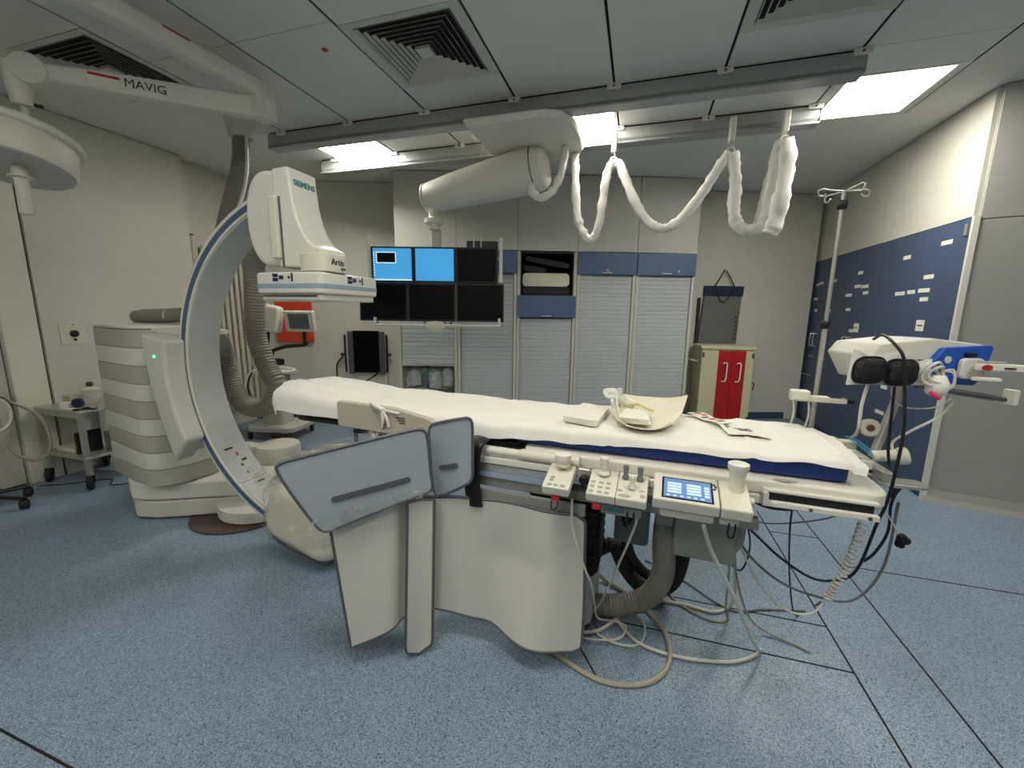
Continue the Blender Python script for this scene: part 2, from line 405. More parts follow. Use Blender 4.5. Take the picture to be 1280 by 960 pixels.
# ================================================================== RIGHT BLUE CUPBOARDS
YB = [3.86, 4.335, 4.86, 5.385, 5.87, 6.27, 6.56]
cb = thing('wall_cupboard', 'tall dark blue built-in cupboard wall with small white label strips', 'cupboard', (2.45, 5.2, 0))
obj('carcass', bx(nb(), 2.222, 2.68, 3.865, 6.56, .0, 2.1), 'cup_blue', cb)
doors = []
for a, b in zip(YB, YB[1:]):
    doors.append(obj('door', bx(nb(), 2.2, 2.221, a+.002, b-.002, .06, 2.098), 'cup_blue', cb, bevel=.002, seg=1))
obj('plinth', bx(nb(), 2.21, 2.2215, 3.865, 6.56, 0, .058), 'kick_blue', cb)
def door_of(y): return doors[[i for i in range(6) if YB[i] <= y][-1]]
for y, z in ((4.072, 1.962), (4.55, 1.911), (4.214, 1.721), (4.244, 1.617), (4.224, 1.546), (4.409, 1.612), (4.566, 1.606), (5.326, 1.854), (5.35, 1.717), (5.2, 1.707), (5.164, 1.641),
             (5.518, 1.632), (5.486, 1.476), (5.911, 1.816), (6.4, 1.8), (6.295, 1.815), (6.42, 1.621), (6.355, 1.474), (5.971, 1.471), (4.569, .764), (4.578, .527), (5.252, .506), (5.344, 1.25)):
    h = .016; wd = random.choice((.05, .06, .07))
    l = obj('label_strip', bx(nb(), 2.1975, 2.2, y-wd, y+wd, z-h, z+h), 'paper', door_of(y))
for y, z in ((4.215, 1.335), (5.246, 1.285)):
    obj('label_card', bx(nb(), 2.1975, 2.2, y-.05, y+.05, z-.045, z+.045), 'paper', door_of(y))
    obj('card_print', bx(nb(), 2.197, 2.1974, y-.035, y+.035, z-.005, z+.005), 'dark_text', door_of(y))
for y in (5.335, 5.437, 6.22, 6.32):
    obj('handle', ctube(nb(), [(2.2, y, 1.02), (2.165, y, 1.025), (2.16, y, 1.06), (2.16, y, 1.14), (2.165, y, 1.175), (2.2, y, 1.18)], .006, 8, 4), 'steel', door_of(y), smooth=True)
for y, z in ((6.3, .89), (5.95, .885), (6.42, .635), (6.3, .64)):
    obj('handle', ctube(nb(), [(2.2, y-.05, z), (2.175, y-.045, z), (2.172, y, z), (2.175, y+.045, z), (2.2, y+.05, z)], .005, 6, 3), 'steel', door_of(y), smooth=True)
bm = nb(); bx(bm, 2.19, 2.2, 3.87, 3.9, 1.98, 2.06); obj('hinge', bm, 'steel', doors[0])

# ================================================================== BACK CABINETS (frame of the back wall)
FR = FRC
CX = [0, .69, 1.385, 2.08, 2.775, 3.48]
CLAB = ['tall roller-shutter cabinet at the left end with a glazed bin of supplies', 'roller-shutter cabinet behind the monitors, second from the left', 'cabinet with its blue flap lowered, showing folded pads on a shelf',
        'roller-shutter cabinet with blue flap next to the open one', 'roller-shutter cabinet at the right end of the row']
def shutter(bm, x0, x1, z0, z1, y, p=.05):
    n = max(1, int(round((z1-z0)/p))); prof = []
    for k in range(n):
        a = z0 + (z1-z0)*k/n; b = z0 + (z1-z0)*(k+1)/n; d = b-a
        prof += [(y+.006, a), (y, a+d*.14), (y, a+d*.86), (y+.006, b)]
    L = [(x0, q, z) for q, z in prof]; R_ = [(x1, q, z) for q, z in prof]
    L = [bm.verts.new(p) for p in L]; R_ = [bm.verts.new(p) for p in R_]
    for i in range(len(L)-1): face(bm, [L[i], R_[i], R_[i+1], L[i+1]])
    A = [bm.verts.new((x, y+.014, z)) for x, z in ((x0, z0), (x1, z0), (x1, z1), (x0, z1))]; face(bm, A[::-1])
    return bm
for i in range(5):
    x0, x1 = CX[i]+.002, CX[i+1]-.002
    t = thing('shutter_cabinet', CLAB[i], 'cabinet', ((x0+x1)/2, .24, 0), 'row of roller-shutter cabinets on the back wall')
    bm = nb(); bx(bm, x0, x0+.035, 0, .47, .08, 2.095); bx(bm, x1-.035, x1, 0, .47, .08, 2.095); obj('side_panel', bm, 'panel_grey', t, bevel=.003, seg=1)
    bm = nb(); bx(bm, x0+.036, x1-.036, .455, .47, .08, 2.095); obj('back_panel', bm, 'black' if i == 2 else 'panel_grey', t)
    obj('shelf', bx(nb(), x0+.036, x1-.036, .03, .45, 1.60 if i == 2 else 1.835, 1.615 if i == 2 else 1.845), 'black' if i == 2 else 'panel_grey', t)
    obj('bottom_shelf', bx(nb(), x0+.036, x1-.036, .03, .45, .08, .1), 'panel_grey', t)
    obj('upper_panel', bx(nb(), x0, x1, .0, .02, 2.1, CEIL-.002), 'panel_grey', t, bevel=.003, seg=1)
    obj('plinth', bx(nb(), x0, x1, .05, .07, 0, .078), 'kick_blue', t)
    fz0, fz1 = (1.345, 1.597) if i == 2 else (1.846, 2.092)
    fp = obj('flap_door', bx(nb(), x0+.004, x1-.004, -.022, -.002, fz0, fz1), 'flip_blue', t, bevel=.003)
    cx = (x0+x1)/2
    obj('handle', bx(nb(), cx-.06, cx+.06, -.036, -.022, fz0+.012, fz0+.026), 'steel', fp, bevel=.003)
    if i in (3, 4): obj('lock', lathe(nb(), [(.012, 0), (.012, .01)], n=10, T=along((cx+(.0 if i == 3 else .14), -.021, fz0+.05), (0, -1, 0))), 'steel', fp)
    sz0, sz1 = {0: (.79, 1.83), 2: (.16, 1.335)}.get(i, (.30 if i == 4 else .14, 1.835))
    sh = obj('roller_shutter', shutter(nb(), x0+.04, x1-.04, sz0, sz1, .018), 'shutter', t, kind='stuff')
    obj('pull_bar', bx(nb(), x0+.04, x1-.04, .008, .03, sz0-.03, sz0), 'rail', sh, bevel=.003)
    obj('pull_handle', bx(nb(), cx-.06, cx+.06, -.004, .008, sz0-.016, sz0+.0), 'steel', sh, bevel=.003)
    if i == 2:
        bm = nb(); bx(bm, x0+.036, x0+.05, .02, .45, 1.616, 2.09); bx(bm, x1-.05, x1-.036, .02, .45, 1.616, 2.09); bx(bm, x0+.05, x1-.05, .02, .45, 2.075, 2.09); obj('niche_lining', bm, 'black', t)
    if i == 0:
        obj('glass_front', bx(nb(), x0+.05, x1-.05, .02, .025, .2, .74), 'film', t)
# folded pads in the open niche
def pad(x0, x1, z0, z1, m, label, name='folded_pad', rot=0, cat='pad', y0=.06, y1=.4):
    T = rotm(((x0+x1)/2, (y0+y1)/2, (z0+z1)/2), rot, 'Y'); bm = nb()
    prof = rrect(x0, x1, z0, z1, min(.045, (z1-z0)/2.05), 5); prism(bm, prof, 'y', y0, y1, T)
    obj(name, bm, m, smooth=True, label=label, cat=cat)
pad(1.45, 2.02, 1.62, 1.70, 'cloth_dark', 'flat dark pad at the bottom of the open cabinet shelf')
pad(1.45, 2.0, 1.705, 1.855, 'cloth_cream', 'rolled cream pad on the open cabinet shelf', 'rolled_pad', y0=.04)
pad(1.46, 1.72, 1.87, 1.93, 'cloth_dark', 'short dark cloth folded left above the cream roll', 'folded_cloth', 8)
pad(1.48, 2.0, 1.955, 2.01, 'cloth_dark', 'dark ribbed cloth slanting on top inside the open cabinet', 'folded_cloth', 9)
# supply bags behind the glass of the first cabinet
for k, (x, z, wd, hh, m, lb) in enumerate(((.14, .6, .1, .2, 'bag_clear', 'clear crumpled supply bag at upper left behind cabinet glass'), (.30, .62, .07, .22, 'bag_teal', 'teal supply bag next to the clear one behind glass'),
        (.40, .58, .09, .24, 'bag_clear', 'clear tall supply bag in the middle behind cabinet glass'), (.56, .6, .08, .24, 'bag_clear', 'clear supply bag at the right behind cabinet glass'), (.22, .38, .12, .18, 'bag_clear', 'clear supply bag lying low left behind glass'), (.48, .37, .13, .16, 'bag_teal', 'teal supply bag lying low right behind glass'))):
    bm = nb(); rr = random.Random(k)
    lathe(bm, [(.25*wd, -.5*hh), (.8*wd, -.42*hh), (.9*wd, 0), (.75*wd, .35*hh), (.3*wd, .5*hh)], (0, 0, 0), 12)
    for v in bm.verts: v.co = Vector((v.co.x*(1+rr.uniform(-.2, .2)), v.co.y*.8*(1+rr.uniform(-.2, .2)), v.co.z*(1+rr.uniform(-.1, .1)))) + Vector((x, .16+.03*(k % 2), z))
    obj('supply_bag', bm, m, label=lb, cat='bag')
obj('supply_tray', bx(nb(), .06, .63, .05, .4, .1, .27), 'bag_teal', label='teal tray under the supply bags in the first cabinet', cat='tray')
# cupboard end panel of the row
# apron bag on the back wall: local coordinates of its wall
ap = thing('hanging_apron', 'grey protective apron with navy top hanging by a black strap on the wall', 'apron', (3.85, .44, 1.07))
def P_(x, y): return (x, y)
bm = nb(); prism(bm, [(3.80, 1.0), (4.32, 1.0), (4.34, 1.72), (3.84, 1.72)], 'y', .435, .475); obj('apron_body', bm, 'apron', ap, bevel=.012)
bm = nb(); prism(bm, [(3.83, 1.64), (4.345, 1.64), (4.35, 1.77), (3.835, 1.77)], 'y', .425, .478); obj('top_band', bm, 'navy', ap, bevel=.008)
obj('side_strip', bx(nb(), 3.765, 3.80, .44, .475, 1.0, 1.62), 'cloth_dark', ap, bevel=.006)
obj('strap', ctube(nb(), [(3.96, .43, 1.76), (4.03, .44, 1.88), (4.09, .45, 1.965), (4.15, .44, 1.89), (4.22, .43, 1.76)], .008, 6, 5), 'black', ap, smooth=True)
obj('strap', ctube(nb(), [(3.98, .42, 1.73), (4.03, .415, 1.6), (4.08, .412, 1.57), (4.13, .415, 1.6), (4.2, .42, 1.72)], .006, 6, 5), 'black', ap, smooth=True)
obj('wall_hook', bx(nb(), 4.08, 4.10, .44, .479, 1.955, 1.985), 'steel', ap)
bm = nb()
for k in range(6): bx(bm, 4.27, 4.30, .4335, .435, 1.08+k*.055, 1.11+k*.055)
obj('apron_print', bm, 'dark_text', ap)
FR = Matrix.Identity(4)

# waste cart
frame((1.04, 5.72, 0), 7)
ct = thing('waste_cart', 'beige medical cart with two red doors beside the cabinets', 'cart', (0, 0, 0))
w2, d2 = .30, .20
obj('cart_body', bx(nb(), -w2, w2, -d2, d2, .08, .985), 'cart_beige', ct, bevel=.012)
bm = nb(); bx(bm, -w2-.015, w2+.015, -d2-.015, d2+.015, .985, 1.03); obj('cart_top', bm, 'cart_beige', ct, bevel=.012)
obj('top_tray', bx(nb(), -.12, .24, -.1, .16, 1.03, 1.036), 'beige', ct, bevel=.004)
for k, x in enumerate((-.155, .0)):
    x += .05
    d = obj('red_door', bx(nb(), x-.0, x+.15 if k else x+.152, -d2-.012, -d2, .1, .975), 'cart_red', ct, bevel=.003)
    hx = x+.075
    obj('handle', ctube(nb(), [(hx-.02, -d2-.012, .82), (hx+.012, -d2-.04, .83), (hx+.018, -d2-.042, .76), (hx+.012, -d2-.042, .62), (hx-.02, -d2-.012, .6)], .008, 8, 4), 'white', d, smooth=True)
bm = nb()
for x in (-w2+.02, w2-.02):
    for z in (.14, .92): bx(bm, x-.012, x+.012, -d2-.006, -d2, z-.03, z+.03)
obj('hinge', bm, 'steel_dark', ct)
obj('side_handle', ctube(nb(), [(-w2, -.05, .83), (-w2-.06, -.05, .83), (-w2-.06, .12, .83), (-w2, .12, .83)], .012, 8, 3), 'white', ct, smooth=True)
obj('side_latch', ctube(nb(), [(w2, -.16, .6), (w2+.03, -.18, .58), (w2+.02, -.18, .5)], .008, 6, 3), 'steel_dark', ct)
for x in (-.24, .24):
    for y in (-.18, .18):
        c = obj('caster', lathe(nb(), [(.038, -.014), (.04, -.01), (.04, .01), (.038, .014)], n=14, T=along((x, y, .04), (1, 0, 0))), 'rubber', ct)
        obj('caster_fork', bx(nb(), x-.02, x+.02, y-.015, y+.015, .045, .08), 'steel', c)
frame()

# ================================================================== CEILING RAILS
for Y, xa, xb, lb in ((3.14, -3.17, 1.15, 'front grey ceiling rail carrying the monitor carriage'), (3.80, -3.2, 1.16, 'rear grey ceiling rail with the hooks of the white cable sleeve')):
    t = thing('ceiling_rail', lb, 'rail', ((xa+xb)/2, Y, 2.80), 'pair of ceiling rails')
    prof = [(Y-.035, 2.895), (Y-.035, 2.815), (Y-.022, 2.80), (Y-.022, 2.783), (Y-.055, 2.783), (Y-.055, 2.773), (Y+.055, 2.773), (Y+.055, 2.783), (Y+.022, 2.783), (Y+.022, 2.80), (Y+.035, 2.815), (Y+.035, 2.895)]
    obj('rail_beam', prism(nb(), prof, 'x', xa, xb), 'rail', t)
    obj('top_strip', bx(nb(), xa+.01, xb-.01, Y-.028, Y+.028, 2.895, 2.9075), 'gap', t)
    for x in (xa, xb):
        obj('end_cap', bx(nb(), x-.012 if x == xa else x, x if x == xa else x+.012, Y-.036, Y+.036, 2.785, 2.893), 'black' if Y > 3.5 else 'rail', t, bevel=.004)
    for x in GX[1:8]:
        cp = obj('rail_clip', bx(nb(), x-.045, x+.045, Y-.055, Y-.036, 2.872, 2.907), 'white', t, bevel=.004)
        obj('clip_screw', lathe(nb(), [(.008, 0), (.008, .003)], n=8, T=along((x, Y-.055, 2.888), (0, -1, 0))), 'steel_dark', cp)

# ================================================================== MONITOR SUSPENSION
ms = thing('monitor_suspension', 'white ceiling suspension: carriage on the rails, thick boom arm and monitor rack', 'ceiling mount', (-.93, 3.45, 2.73))
bm = nb(); pr_ = [(-1.30, 3.0), (-.70, 3.0), (-.58, 3.06), (-.52, 3.2), (-.50, 3.45), (-.52, 3.72), (-.58, 3.86), (-1.30, 3.86)]
lo = [(-.93+(x+.93)*.96, 3.45+(y-3.45)*.95) for x, y in pr_]
A = [bm.verts.new((x, y, 2.725)) for x, y in lo]; B = [bm.verts.new((x, y, 2.758)) for x, y in pr_]; C = [bm.verts.new((x, y, 2.771)) for x, y in pr_]
face(bm, A[::-1]); face(bm, C)
for U, V in ((A, B), (B, C)):
    for k in range(8): face(bm, [U[k], U[(k+1) % 8], V[(k+1) % 8], V[k]])
obj('carriage', bm, 'white', ms, bevel=.01)
obj('pivot', lathe(nb(), [(.12, 2.60), (.13, 2.63), (.13, 2.724)], (-1.0, 3.62, 0), 28), 'white', ms, smooth=True)
a, b = Vector((-.96, 3.60, 2.575)), Vector((-1.93, 3.66, 2.435)); d = (b-a).normalized()
Pn = [a-d*.16, a-d*.155, a-d*.13, a-d*.08, a+d*.1, a+d*.3, a+d*.5, a.lerp(b, .75), b-d*.02, b, b+d*.006]
obj('boom_arm', tube(nb(), Pn, [.10, .14, .165, .18, .18, .172, .162, .15, .128, .125, .11], 28), 'white', ms, smooth=True)
obj('boom_seam', tube(nb(), [a-d*.06, a-d*.052], [.183, .183], 28), 'piping', ms)
obj('arm_cap', tube(nb(), [b+d*.004, b+d*.02, b+d*.03], [.13, .13, .115], 28), 'white', ms, smooth=True)
obj('neck', lathe(nb(), [(.05, 2.16), (.05, 2.2), (.085, 2.215), (.088, 2.25), (.045, 2.27), (.043, 2.315), (.055, 2.33), (.07, 2.38), (.08, 2.42)], (-1.90, 3.69, 0), 20), 'white', ms, smooth=True)
frame((-1.90, 3.70, 0), 17)
obj('mast', bx(nb(), -.045, .045, .05, .12, 1.30, 2.18), 'white_dull', ms, bevel=.01)
rk = nb()
for x in (-.63, .63): bx(rk, x-.017, x+.017, .01, .045, 1.68, 2.10)
obj('rack_post', rk, 'white', ms, bevel=.006)
rk = nb(); bx(rk, -.63, .63, .06, .09, 1.67, 1.70); bx(rk, -.66, .66, .06, .09, 1.45, 1.49); bx(rk, -.63, .63, .06, .09, 1.9, 1.93); obj('rack_rail', rk, 'white_dull', ms)
hb = obj('handle_bar', cyl(nb(), (-.60, -.02, 1.265), (.63, -.02, 1.265), .014, n=12), 'white', ms, smooth=True)
for x in (-.59, .62): obj('handle_bracket', bx(nb(), x-.013, x+.013, -.03, .06, 1.26, 1.34), 'white', hb)
obj('grip', lathe(nb(), [(.02, -.055), (.05, -.05), (.08, -.025), (.085, 0), (.08, .02), (.04, .028)], n=24, T=Matrix.Translation((.0, -.045, 1.262)) @ Matrix.Rotation(PI/2, 4, 'X') @ Matrix.Diagonal((1.2, .55, .8, 1))), 'white_warm', hb, smooth=True)
obj('cable_box', bx(nb(), .30, .60, .03, .10, 1.99, 2.07), 'black', ms, bevel=.004)
for x in (.37, .44): obj('antenna_clip', bx(nb(), x-.005, x+.005, .02, .03, 2.0, 2.11), 'white', ms)
def monitor(name, x0, x1, z0, z1, label, tilt=0, lit=None, y=-.01):
    t = thing(name, label, 'monitor', ((x0+x1)/2, y, z0), 'bank of hanging monitors'); T = rotm((0, y, (z0+z1)/2), tilt, 'X')
    obj('housing', bx(nb(), x0+.02, x1-.02, y+.025, y+.058, z0+.03, z1-.03, T), 'black', t, bevel=.008)
    bz = .016; bm = nb()
    for q in ((x0, x1, z0, z0+bz), (x0, x1, z1-bz, z1), (x0, x0+bz, z0+bz, z1-bz), (x1-bz, x1, z0+bz, z1-bz)): bx(bm, q[0], q[1], y-.004, y+.024, q[2], q[3], T)
    obj('bezel', bm, 'black', t, bevel=.003)
    s = obj('screen', bx(nb(), x0+bz, x1-bz, y+.002, y+.022, z0+bz, z1-bz, T), 'screen_blue' if lit else 'screen_off', t)
    if lit == 2:
        wx0, wx1, wz0, wz1 = x0+.045, x0+.235, z1-.155, z1-.05
        obj('window_border', bx(nb(), wx0, wx1, y+.0012, y+.002, wz0, wz1), 'screen_white', s)
        obj('window_content', bx(nb(), wx0+.008, wx1-.008, y+.0004, y+.0012, wz0+.008, wz1-.008), 'screen_off', s)
        obj('task_bar', bx(nb(), x0+bz+.01, x1-bz, y+.0012, y+.002, z0+bz, z0+bz+.012), 'screen_white', s)
        for k in range(10): obj('desktop_icon', bx(nb(), x0+bz+.004, x0+bz+.013, y+.0012, y+.002, z0+.06+k*.023, z0+.071+k*.023), 'screen_white', s)
    return t
for k, lb, lit in ((0, 'lit blue monitor with a small dark window, upper left of the bank', 2), (1, 'lit plain blue monitor, upper middle of the bank', 1), (2, 'switched-off black monitor at the upper right of the bank', 0)):
    monitor('monitor', -.605+k*.403, -.605+(k+1)*.403-.004, 1.675, 2.005, lb, 0, lit)
for k, lb in ((0, 'dark monitor at lower left of the bank, partly hidden by the detector'), (1, 'dark monitor in the lower middle of the bank'), (2, 'dark monitor at the lower right of the bank')):
    monitor('monitor', -.735+k*.468, -.735+(k+1)*.468-.006, 1.305, 1.668, lb, -3)
bm = nb()
for x in (-.08, .12): ctube(bm, [(x-.05, .04, 1.33), (x-.03, .0, 1.28), (x+.02, -.0, 1.28), (x+.04, .04, 1.33)], .006, 6, 4)
obj('monitor_cable', bm, 'black', ms)
frame()
# cable sleeve on hooks
def ribbon(name, pts, wd, m, label, parent=None, seed=1):
    P = crom(pts, 7); rr = random.Random(seed); R = [wd*(1+rr.uniform(-.13, .13)) for _ in P]; bm = nb(); tube(bm, P, R, 12, flat=.55, up=(1, 0, 0))
    for v in bm.verts: v.co += Vector((rr.uniform(-1, 1), rr.uniform(-1, 1), rr.uniform(-1, 1)))*.006
    return obj(name, bm, 'linen', parent, smooth='all', label=label)
cs = thing('cable_sleeve', 'white cloth cable sleeve hanging in loops from the rear ceiling rail', 'cable sleeve', (.2, 3.70, 1.95))
Y = 3.70
ribbon('sleeve_loop', [(-.60, 3.72, 2.72), (-.585, 3.71, 2.58), (-.56, Y, 2.26), (-.506, Y, 2.09), (-.435, Y, 2.02), (-.373, Y, 2.114), (-.344, Y, 2.336), (-.315, Y, 2.54), (-.27, Y, 2.62)], .034, 'linen', None, cs, 1)
ribbon('sleeve_loop', [(-.27, Y, 2.62), (-.216, Y, 2.575), (-.113, Y, 2.352), (0, Y, 2.17), (.123, Y, 2.085), (.259, Y, 2.135), (.403, Y, 2.319), (.511, Y, 2.5), (.585, Y, 2.61)], .036, 'linen', None, cs, 2)
ribbon('sleeve_loop', [(.60, Y, 2.61), (.64, Y, 2.42), (.65, Y, 2.19), (.70, Y, 2.07), (.80, Y, 2.045), (.86, Y, 2.1), (.885, Y, 2.316), (.91, Y, 2.537), (.935, Y, 2.66)], .045, 'linen', None, cs, 3)
ribbon('sleeve_end', [(.945, Y-.02, 2.66), (.965, Y-.03, 2.55), (.955, Y-.04, 2.302), (.93, Y-.04, 2.09), (.90, Y-.04, 2.0)], .055, 'linen', None, cs, 4)
ribbon('sleeve_end', [(.93, Y+.02, 2.66), (.90, Y+.03, 2.45), (.87, Y+.03, 2.25), (.845, Y+.03, 2.05)], .05, 'linen', None, cs, 5)
sl = ribbon('cable_sleeve', [(-.905, 3.50, 2.45), (-.89, 3.47, 2.37), (-.82, 3.46, 2.32), (-.73, 3.46, 2.36), (-.66, 3.48, 2.5), (-.635, 3.50, 2.70)], .032, 'linen', 'short white cable sleeve looping from boom joint to carriage', None, 6)
props(sl, None, 'cable sleeve')
for k, (x, z1) in enumerate(((-.275, 2.63), (.59, 2.62), (.94, 2.67))):
    t = thing('sleeve_hook', ['white hook on the rail nearest the monitor carriage', 'middle white sleeve hook on the rear rail', 'white sleeve hook at the right end of the rear rail'][k], 'hook', (x, 3.71, z1), 'hooks on the rear ceiling rail')
    obj('hook_block', bx(nb(), x-.02, x+.02, 3.685, 3.744, 2.69 if k < 2 else 2.72, 2.86), 'white', t, bevel=.006)
    obj('hook_wire', ctube(nb(), [(x, 3.70, 2.70), (x+.012, 3.70, z1+.03), (x, 3.70, z1-.005), (x-.014, 3.70, z1+.02)], .005, 6, 4), 'steel', t)
    obj('hook_ring', tube(nb(), [(x+.026*math.cos(q*PI/6), 3.70, z1-.0+.026*math.sin(q*PI/6)) for q in range(12)], .006, 6, closed=True), 'white', t)

# ================================================================== SURGICAL LAMP ON CEILING ARM
lp = thing('surgical_lamp', 'white ceiling-mounted examination lamp on a long jointed arm', 'lamp', (-3.1, 1.5, 1.85))
obj('extension_arm', prism(nb(), rrect(-.055, .055, -.048, .048, .025, 4), 'y', -.35, .93, plane_m((-2.45, 1.36, 2.765), (1, -.07, 0), (.07, 1, 0))), 'white', lp, smooth=True)
J = Vector((-2.39, 2.30, 2.665))
obj('elbow_block', bx(nb(), -.06, .06, -.07, .08, -.07, .15, Matrix.Translation(J)), 'white', lp, bevel=.025, seg=3)
E0 = Vector((-3.10, 1.56, 2.60)); d = (E0-J).normalized(); side = d.cross(Vector((0, 0, 1))).normalized()
T = plane_m(J, d, (0, 0, 1)); L = (E0-J).length
prof = [(-.05, -.062), (.10, -.066), (L-.25, -.048), (L-.02, -.038), (L-.02, .042), (L-.25, .05), (.10, .058), (-.05, .058)]
# local: x along arm, y up, z sideways
obj('spring_arm', prism(nb(), prof, 'z', -.045, .045, T), 'white', lp, bevel=.02, seg=3)
obj('elbow_disc', lathe(nb(), [(.064, -.050), (.064, .050)], n=24, T=T), 'white', lp, smooth=True)
obj('elbow_seam', tube(nb(), [T @ Vector((.064*math.cos(q*PI/12), .064*math.sin(q*PI/12), sgn)) for sgn in (.0505, ) for q in range(24)], .002, 5, closed=True), 'piping', lp)
TE = plane_m(E0, d, (0, 0, 1))
obj('wrist_disc', lathe(nb(), [(.07, -.06), (.075, -.05), (.075, .05), (.07, .06)], n=24, T=TE), 'white', lp, smooth=True)
obj('wrist_column', lathe(nb(), [(.03, -.17), (.042, -.165), (.048, -.11), (.055, -.05), (.055, .03)], E0 + d*.055, 20), 'white', lp, smooth=True)
obj('clamp_screw', cyl(nb(), E0 + d*.05 + Vector((0, 0, -.15)), E0 - d*.02 + Vector((0, 0, -.16)), .009), 'black', lp)
sgnz = 1 if (T.to_3x3() @ Vector((0, 0, 1))).dot(Vector((0, -1, 0)) + Vector((1, 0, 0))*.5) > 0 else -1
mir = 1 if sgnz > 0 else -1
Rx = (T.to_3x3() @ Vector((0, 0, sgnz))); xr = Vector((0, 0, 1)).cross(Rx)
text('MAVIG', .062, plane_m(J + d*.56 + Vector((0, 0, .0)) + Rx*.046, xr, (0, 0, 1)), 'dark_text', lp)
for k, s0 in enumerate((.735,)):
    p = J + d*s0 + Rx*.0458
    lb_ = obj('warning_label', bx(nb(), -.065, .065, -.03, .03, 0, .001, plane_m(p, xr, (0, 0, 1))), 'paper', lp)
    obj('label_stripe', bx(nb(), -.065, .065, .016, .03, .001, .0016, plane_m(p, xr, (0, 0, 1))), 'red', lb_)
# label on the side of the extension arm
p = Vector((-2.367, 1.79, 2.765)); lb_ = obj('warning_label', bx(nb(), -.065, .065, -.035, .035, 0, .001, plane_m(p, (.07, 1, 0), (0, 0, 1))), 'paper', lp)
obj('label_stripe', bx(nb(), -.065, .065, .017, .035, .001, .0016, plane_m(p, (.07, 1, 0), (0, 0, 1))), 'red', lb_)
HC = Vector((-3.225, 1.475, 2.20)); TH = along(HC, (-.09, .20, 1))
obj('lamp_head', lathe(nb(), [(.20, .115), (.245, .10), (.258, .07), (.26, -.055), (.25, -.075)], n=40, T=TH), 'white_warm', lp, smooth=True)
obj('lamp_lens', lathe(nb(), [(.247, -.076), (.24, -.082), (.02, -.07)], n=40, T=TH), 'c_inner', lp, smooth=True)
yk = nb(); tube(yk, [TH @ Vector((.262*math.cos(q), .262*math.sin(q), .088)) for q in [math.radians(q*10) for q in range(36)]], .022, 8, closed=True)
obj('yoke', yk, 'white', lp, smooth=True)
obj('yoke_knob', lathe(nb(), [(.02, 0), (.022, .02), (.012, .03)], n=14, T=TH @ along((.27*math.cos(-.7), .27*math.sin(-.7), .085), (math.cos(-.7), math.sin(-.7), 0))), 'black', lp)
obj('side_grip', bx(nb(), .25, .33, -.03, .03, .03, .06, TH), 'white_dull', lp, bevel=.01)
obj('lamp_cable', ctube(nb(), [E0 + d*.055 + Vector((0, 0, -.165)), E0 + d*.05 + Vector((0, 0, -.21)), E0 + d*.09 + Vector((.0, -.0, -.26)), HC + Vector((.02, 0, .11))], .016, 8), 'cable_white', lp, smooth=True)
hd = obj('handle', lathe(nb(), [(.02, -.07), (.032, -.085), (.034, -.12), (.05, -.125), (.05, -.13), (.03, -.135), (.028, -.145), (.03, -.31), (.026, -.315)], HC+Vector((.06, 0, 0)), 20), 'white_warm', lp, smooth=True)
obj('print_line', bx(nb(), -.05, .05, -.004, .004, 0, .001, plane_m(TH @ Vector((.261*math.cos(-.75), .261*math.sin(-.75), -.02)), TH.to_3x3() @ Vector((.68, .73, 0)), (0, 0, 1))), 'dark_text', lp)

# ceiling conduit hose
ch = thing('conduit_hose', 'grey corrugated hose dropping from a cone flange in the ceiling', 'hose', (-3.05, 2.72, 2.0))
obj('flange', lathe(nb(), [(.085, 2.70), (.09, 2.72), (.11, 2.86), (.16, 2.885), (.17, 2.907)], (-3.02, 2.70, 0), 28), 'white_dull', ch, smooth=True)
obj('hose', hose(nb(), [(-3.02, 2.70, 2.74), (-3.03, 2.68, 2.5), (-3.015, 2.55, 2.17), (-2.995, 2.45, 1.93), (-2.97, 2.35, 1.70), (-2.905, 2.25, 1.51), (-2.85, 2.15, 1.38), (-2.86, 2.08, 1.30)], .06, .022), 'hose_grey', ch)
obj('thin_cable', ctube(nb(), [(-2.945, 2.68, 2.72), (-2.95, 2.65, 2.4), (-2.93, 2.54, 2.15)], .012, 8), 'cable_white', ch)

# ================================================================== C-ARM ANGIOGRAPHY UNIT
CXX, CZ, RO, RI, Y0, Y1 = -1.588, 1.049, .965, .90, 1.73, 1.925
ca = thing('c_arm_unit', 'large white X-ray C-arm with striped floor stand and flat detector', 'x-ray machine', (-2.8, 2.1, 0))
def arc(r, y, a0, a1, n=48): return [(CXX + r*math.cos(math.radians(a0+(a1-a0)*k/n)), y, CZ + r*math.sin(math.radians(a0+(a1-a0)*k/n))) for k in range(n+1)]
def arcsolid(r0, r1, y0, y1, a0, a1, n=48):
    bm = nb(); R_ = [[bm.verts.new(p) for p in arc(r, y, a0, a1, n)] for r, y in ((r0, y0), (r1, y0), (r1, y1), (r0, y1))]
    for q in range(4):
        A, B = R_[q], R_[(q+1) % 4]
        for k in range(n): face(bm, [A[k], A[k+1], B[k+1], B[k]])
    face(bm, [r[0] for r in R_]); face(bm, [r[-1] for r in R_][::-1]); return bm
cr = obj('c_ring', arcsolid(RI, RO, Y0, Y1, 104, 264), 'white', ca, bevel=.006)
obj('inner_cover', arcsolid(RI-.008, RI, Y0+.006, Y1-.004, 106, 228), 'c_inner', cr, bevel=.003)
obj('inner_cover', arcsolid(RI-.008, RI, Y0+.006, Y1-.004, 228.5, 262), 'c_inner', cr, bevel=.003)
obj('guide_groove', arcsolid(RI+.014, RI+.042, Y0-.003, Y0+.004, 105, 262), 'c_blue', cr)
obj('outer_belt', arcsolid(RO-.001, RO+.005, Y0+.01, Y1-.01, 105, 262), 'black', cr)
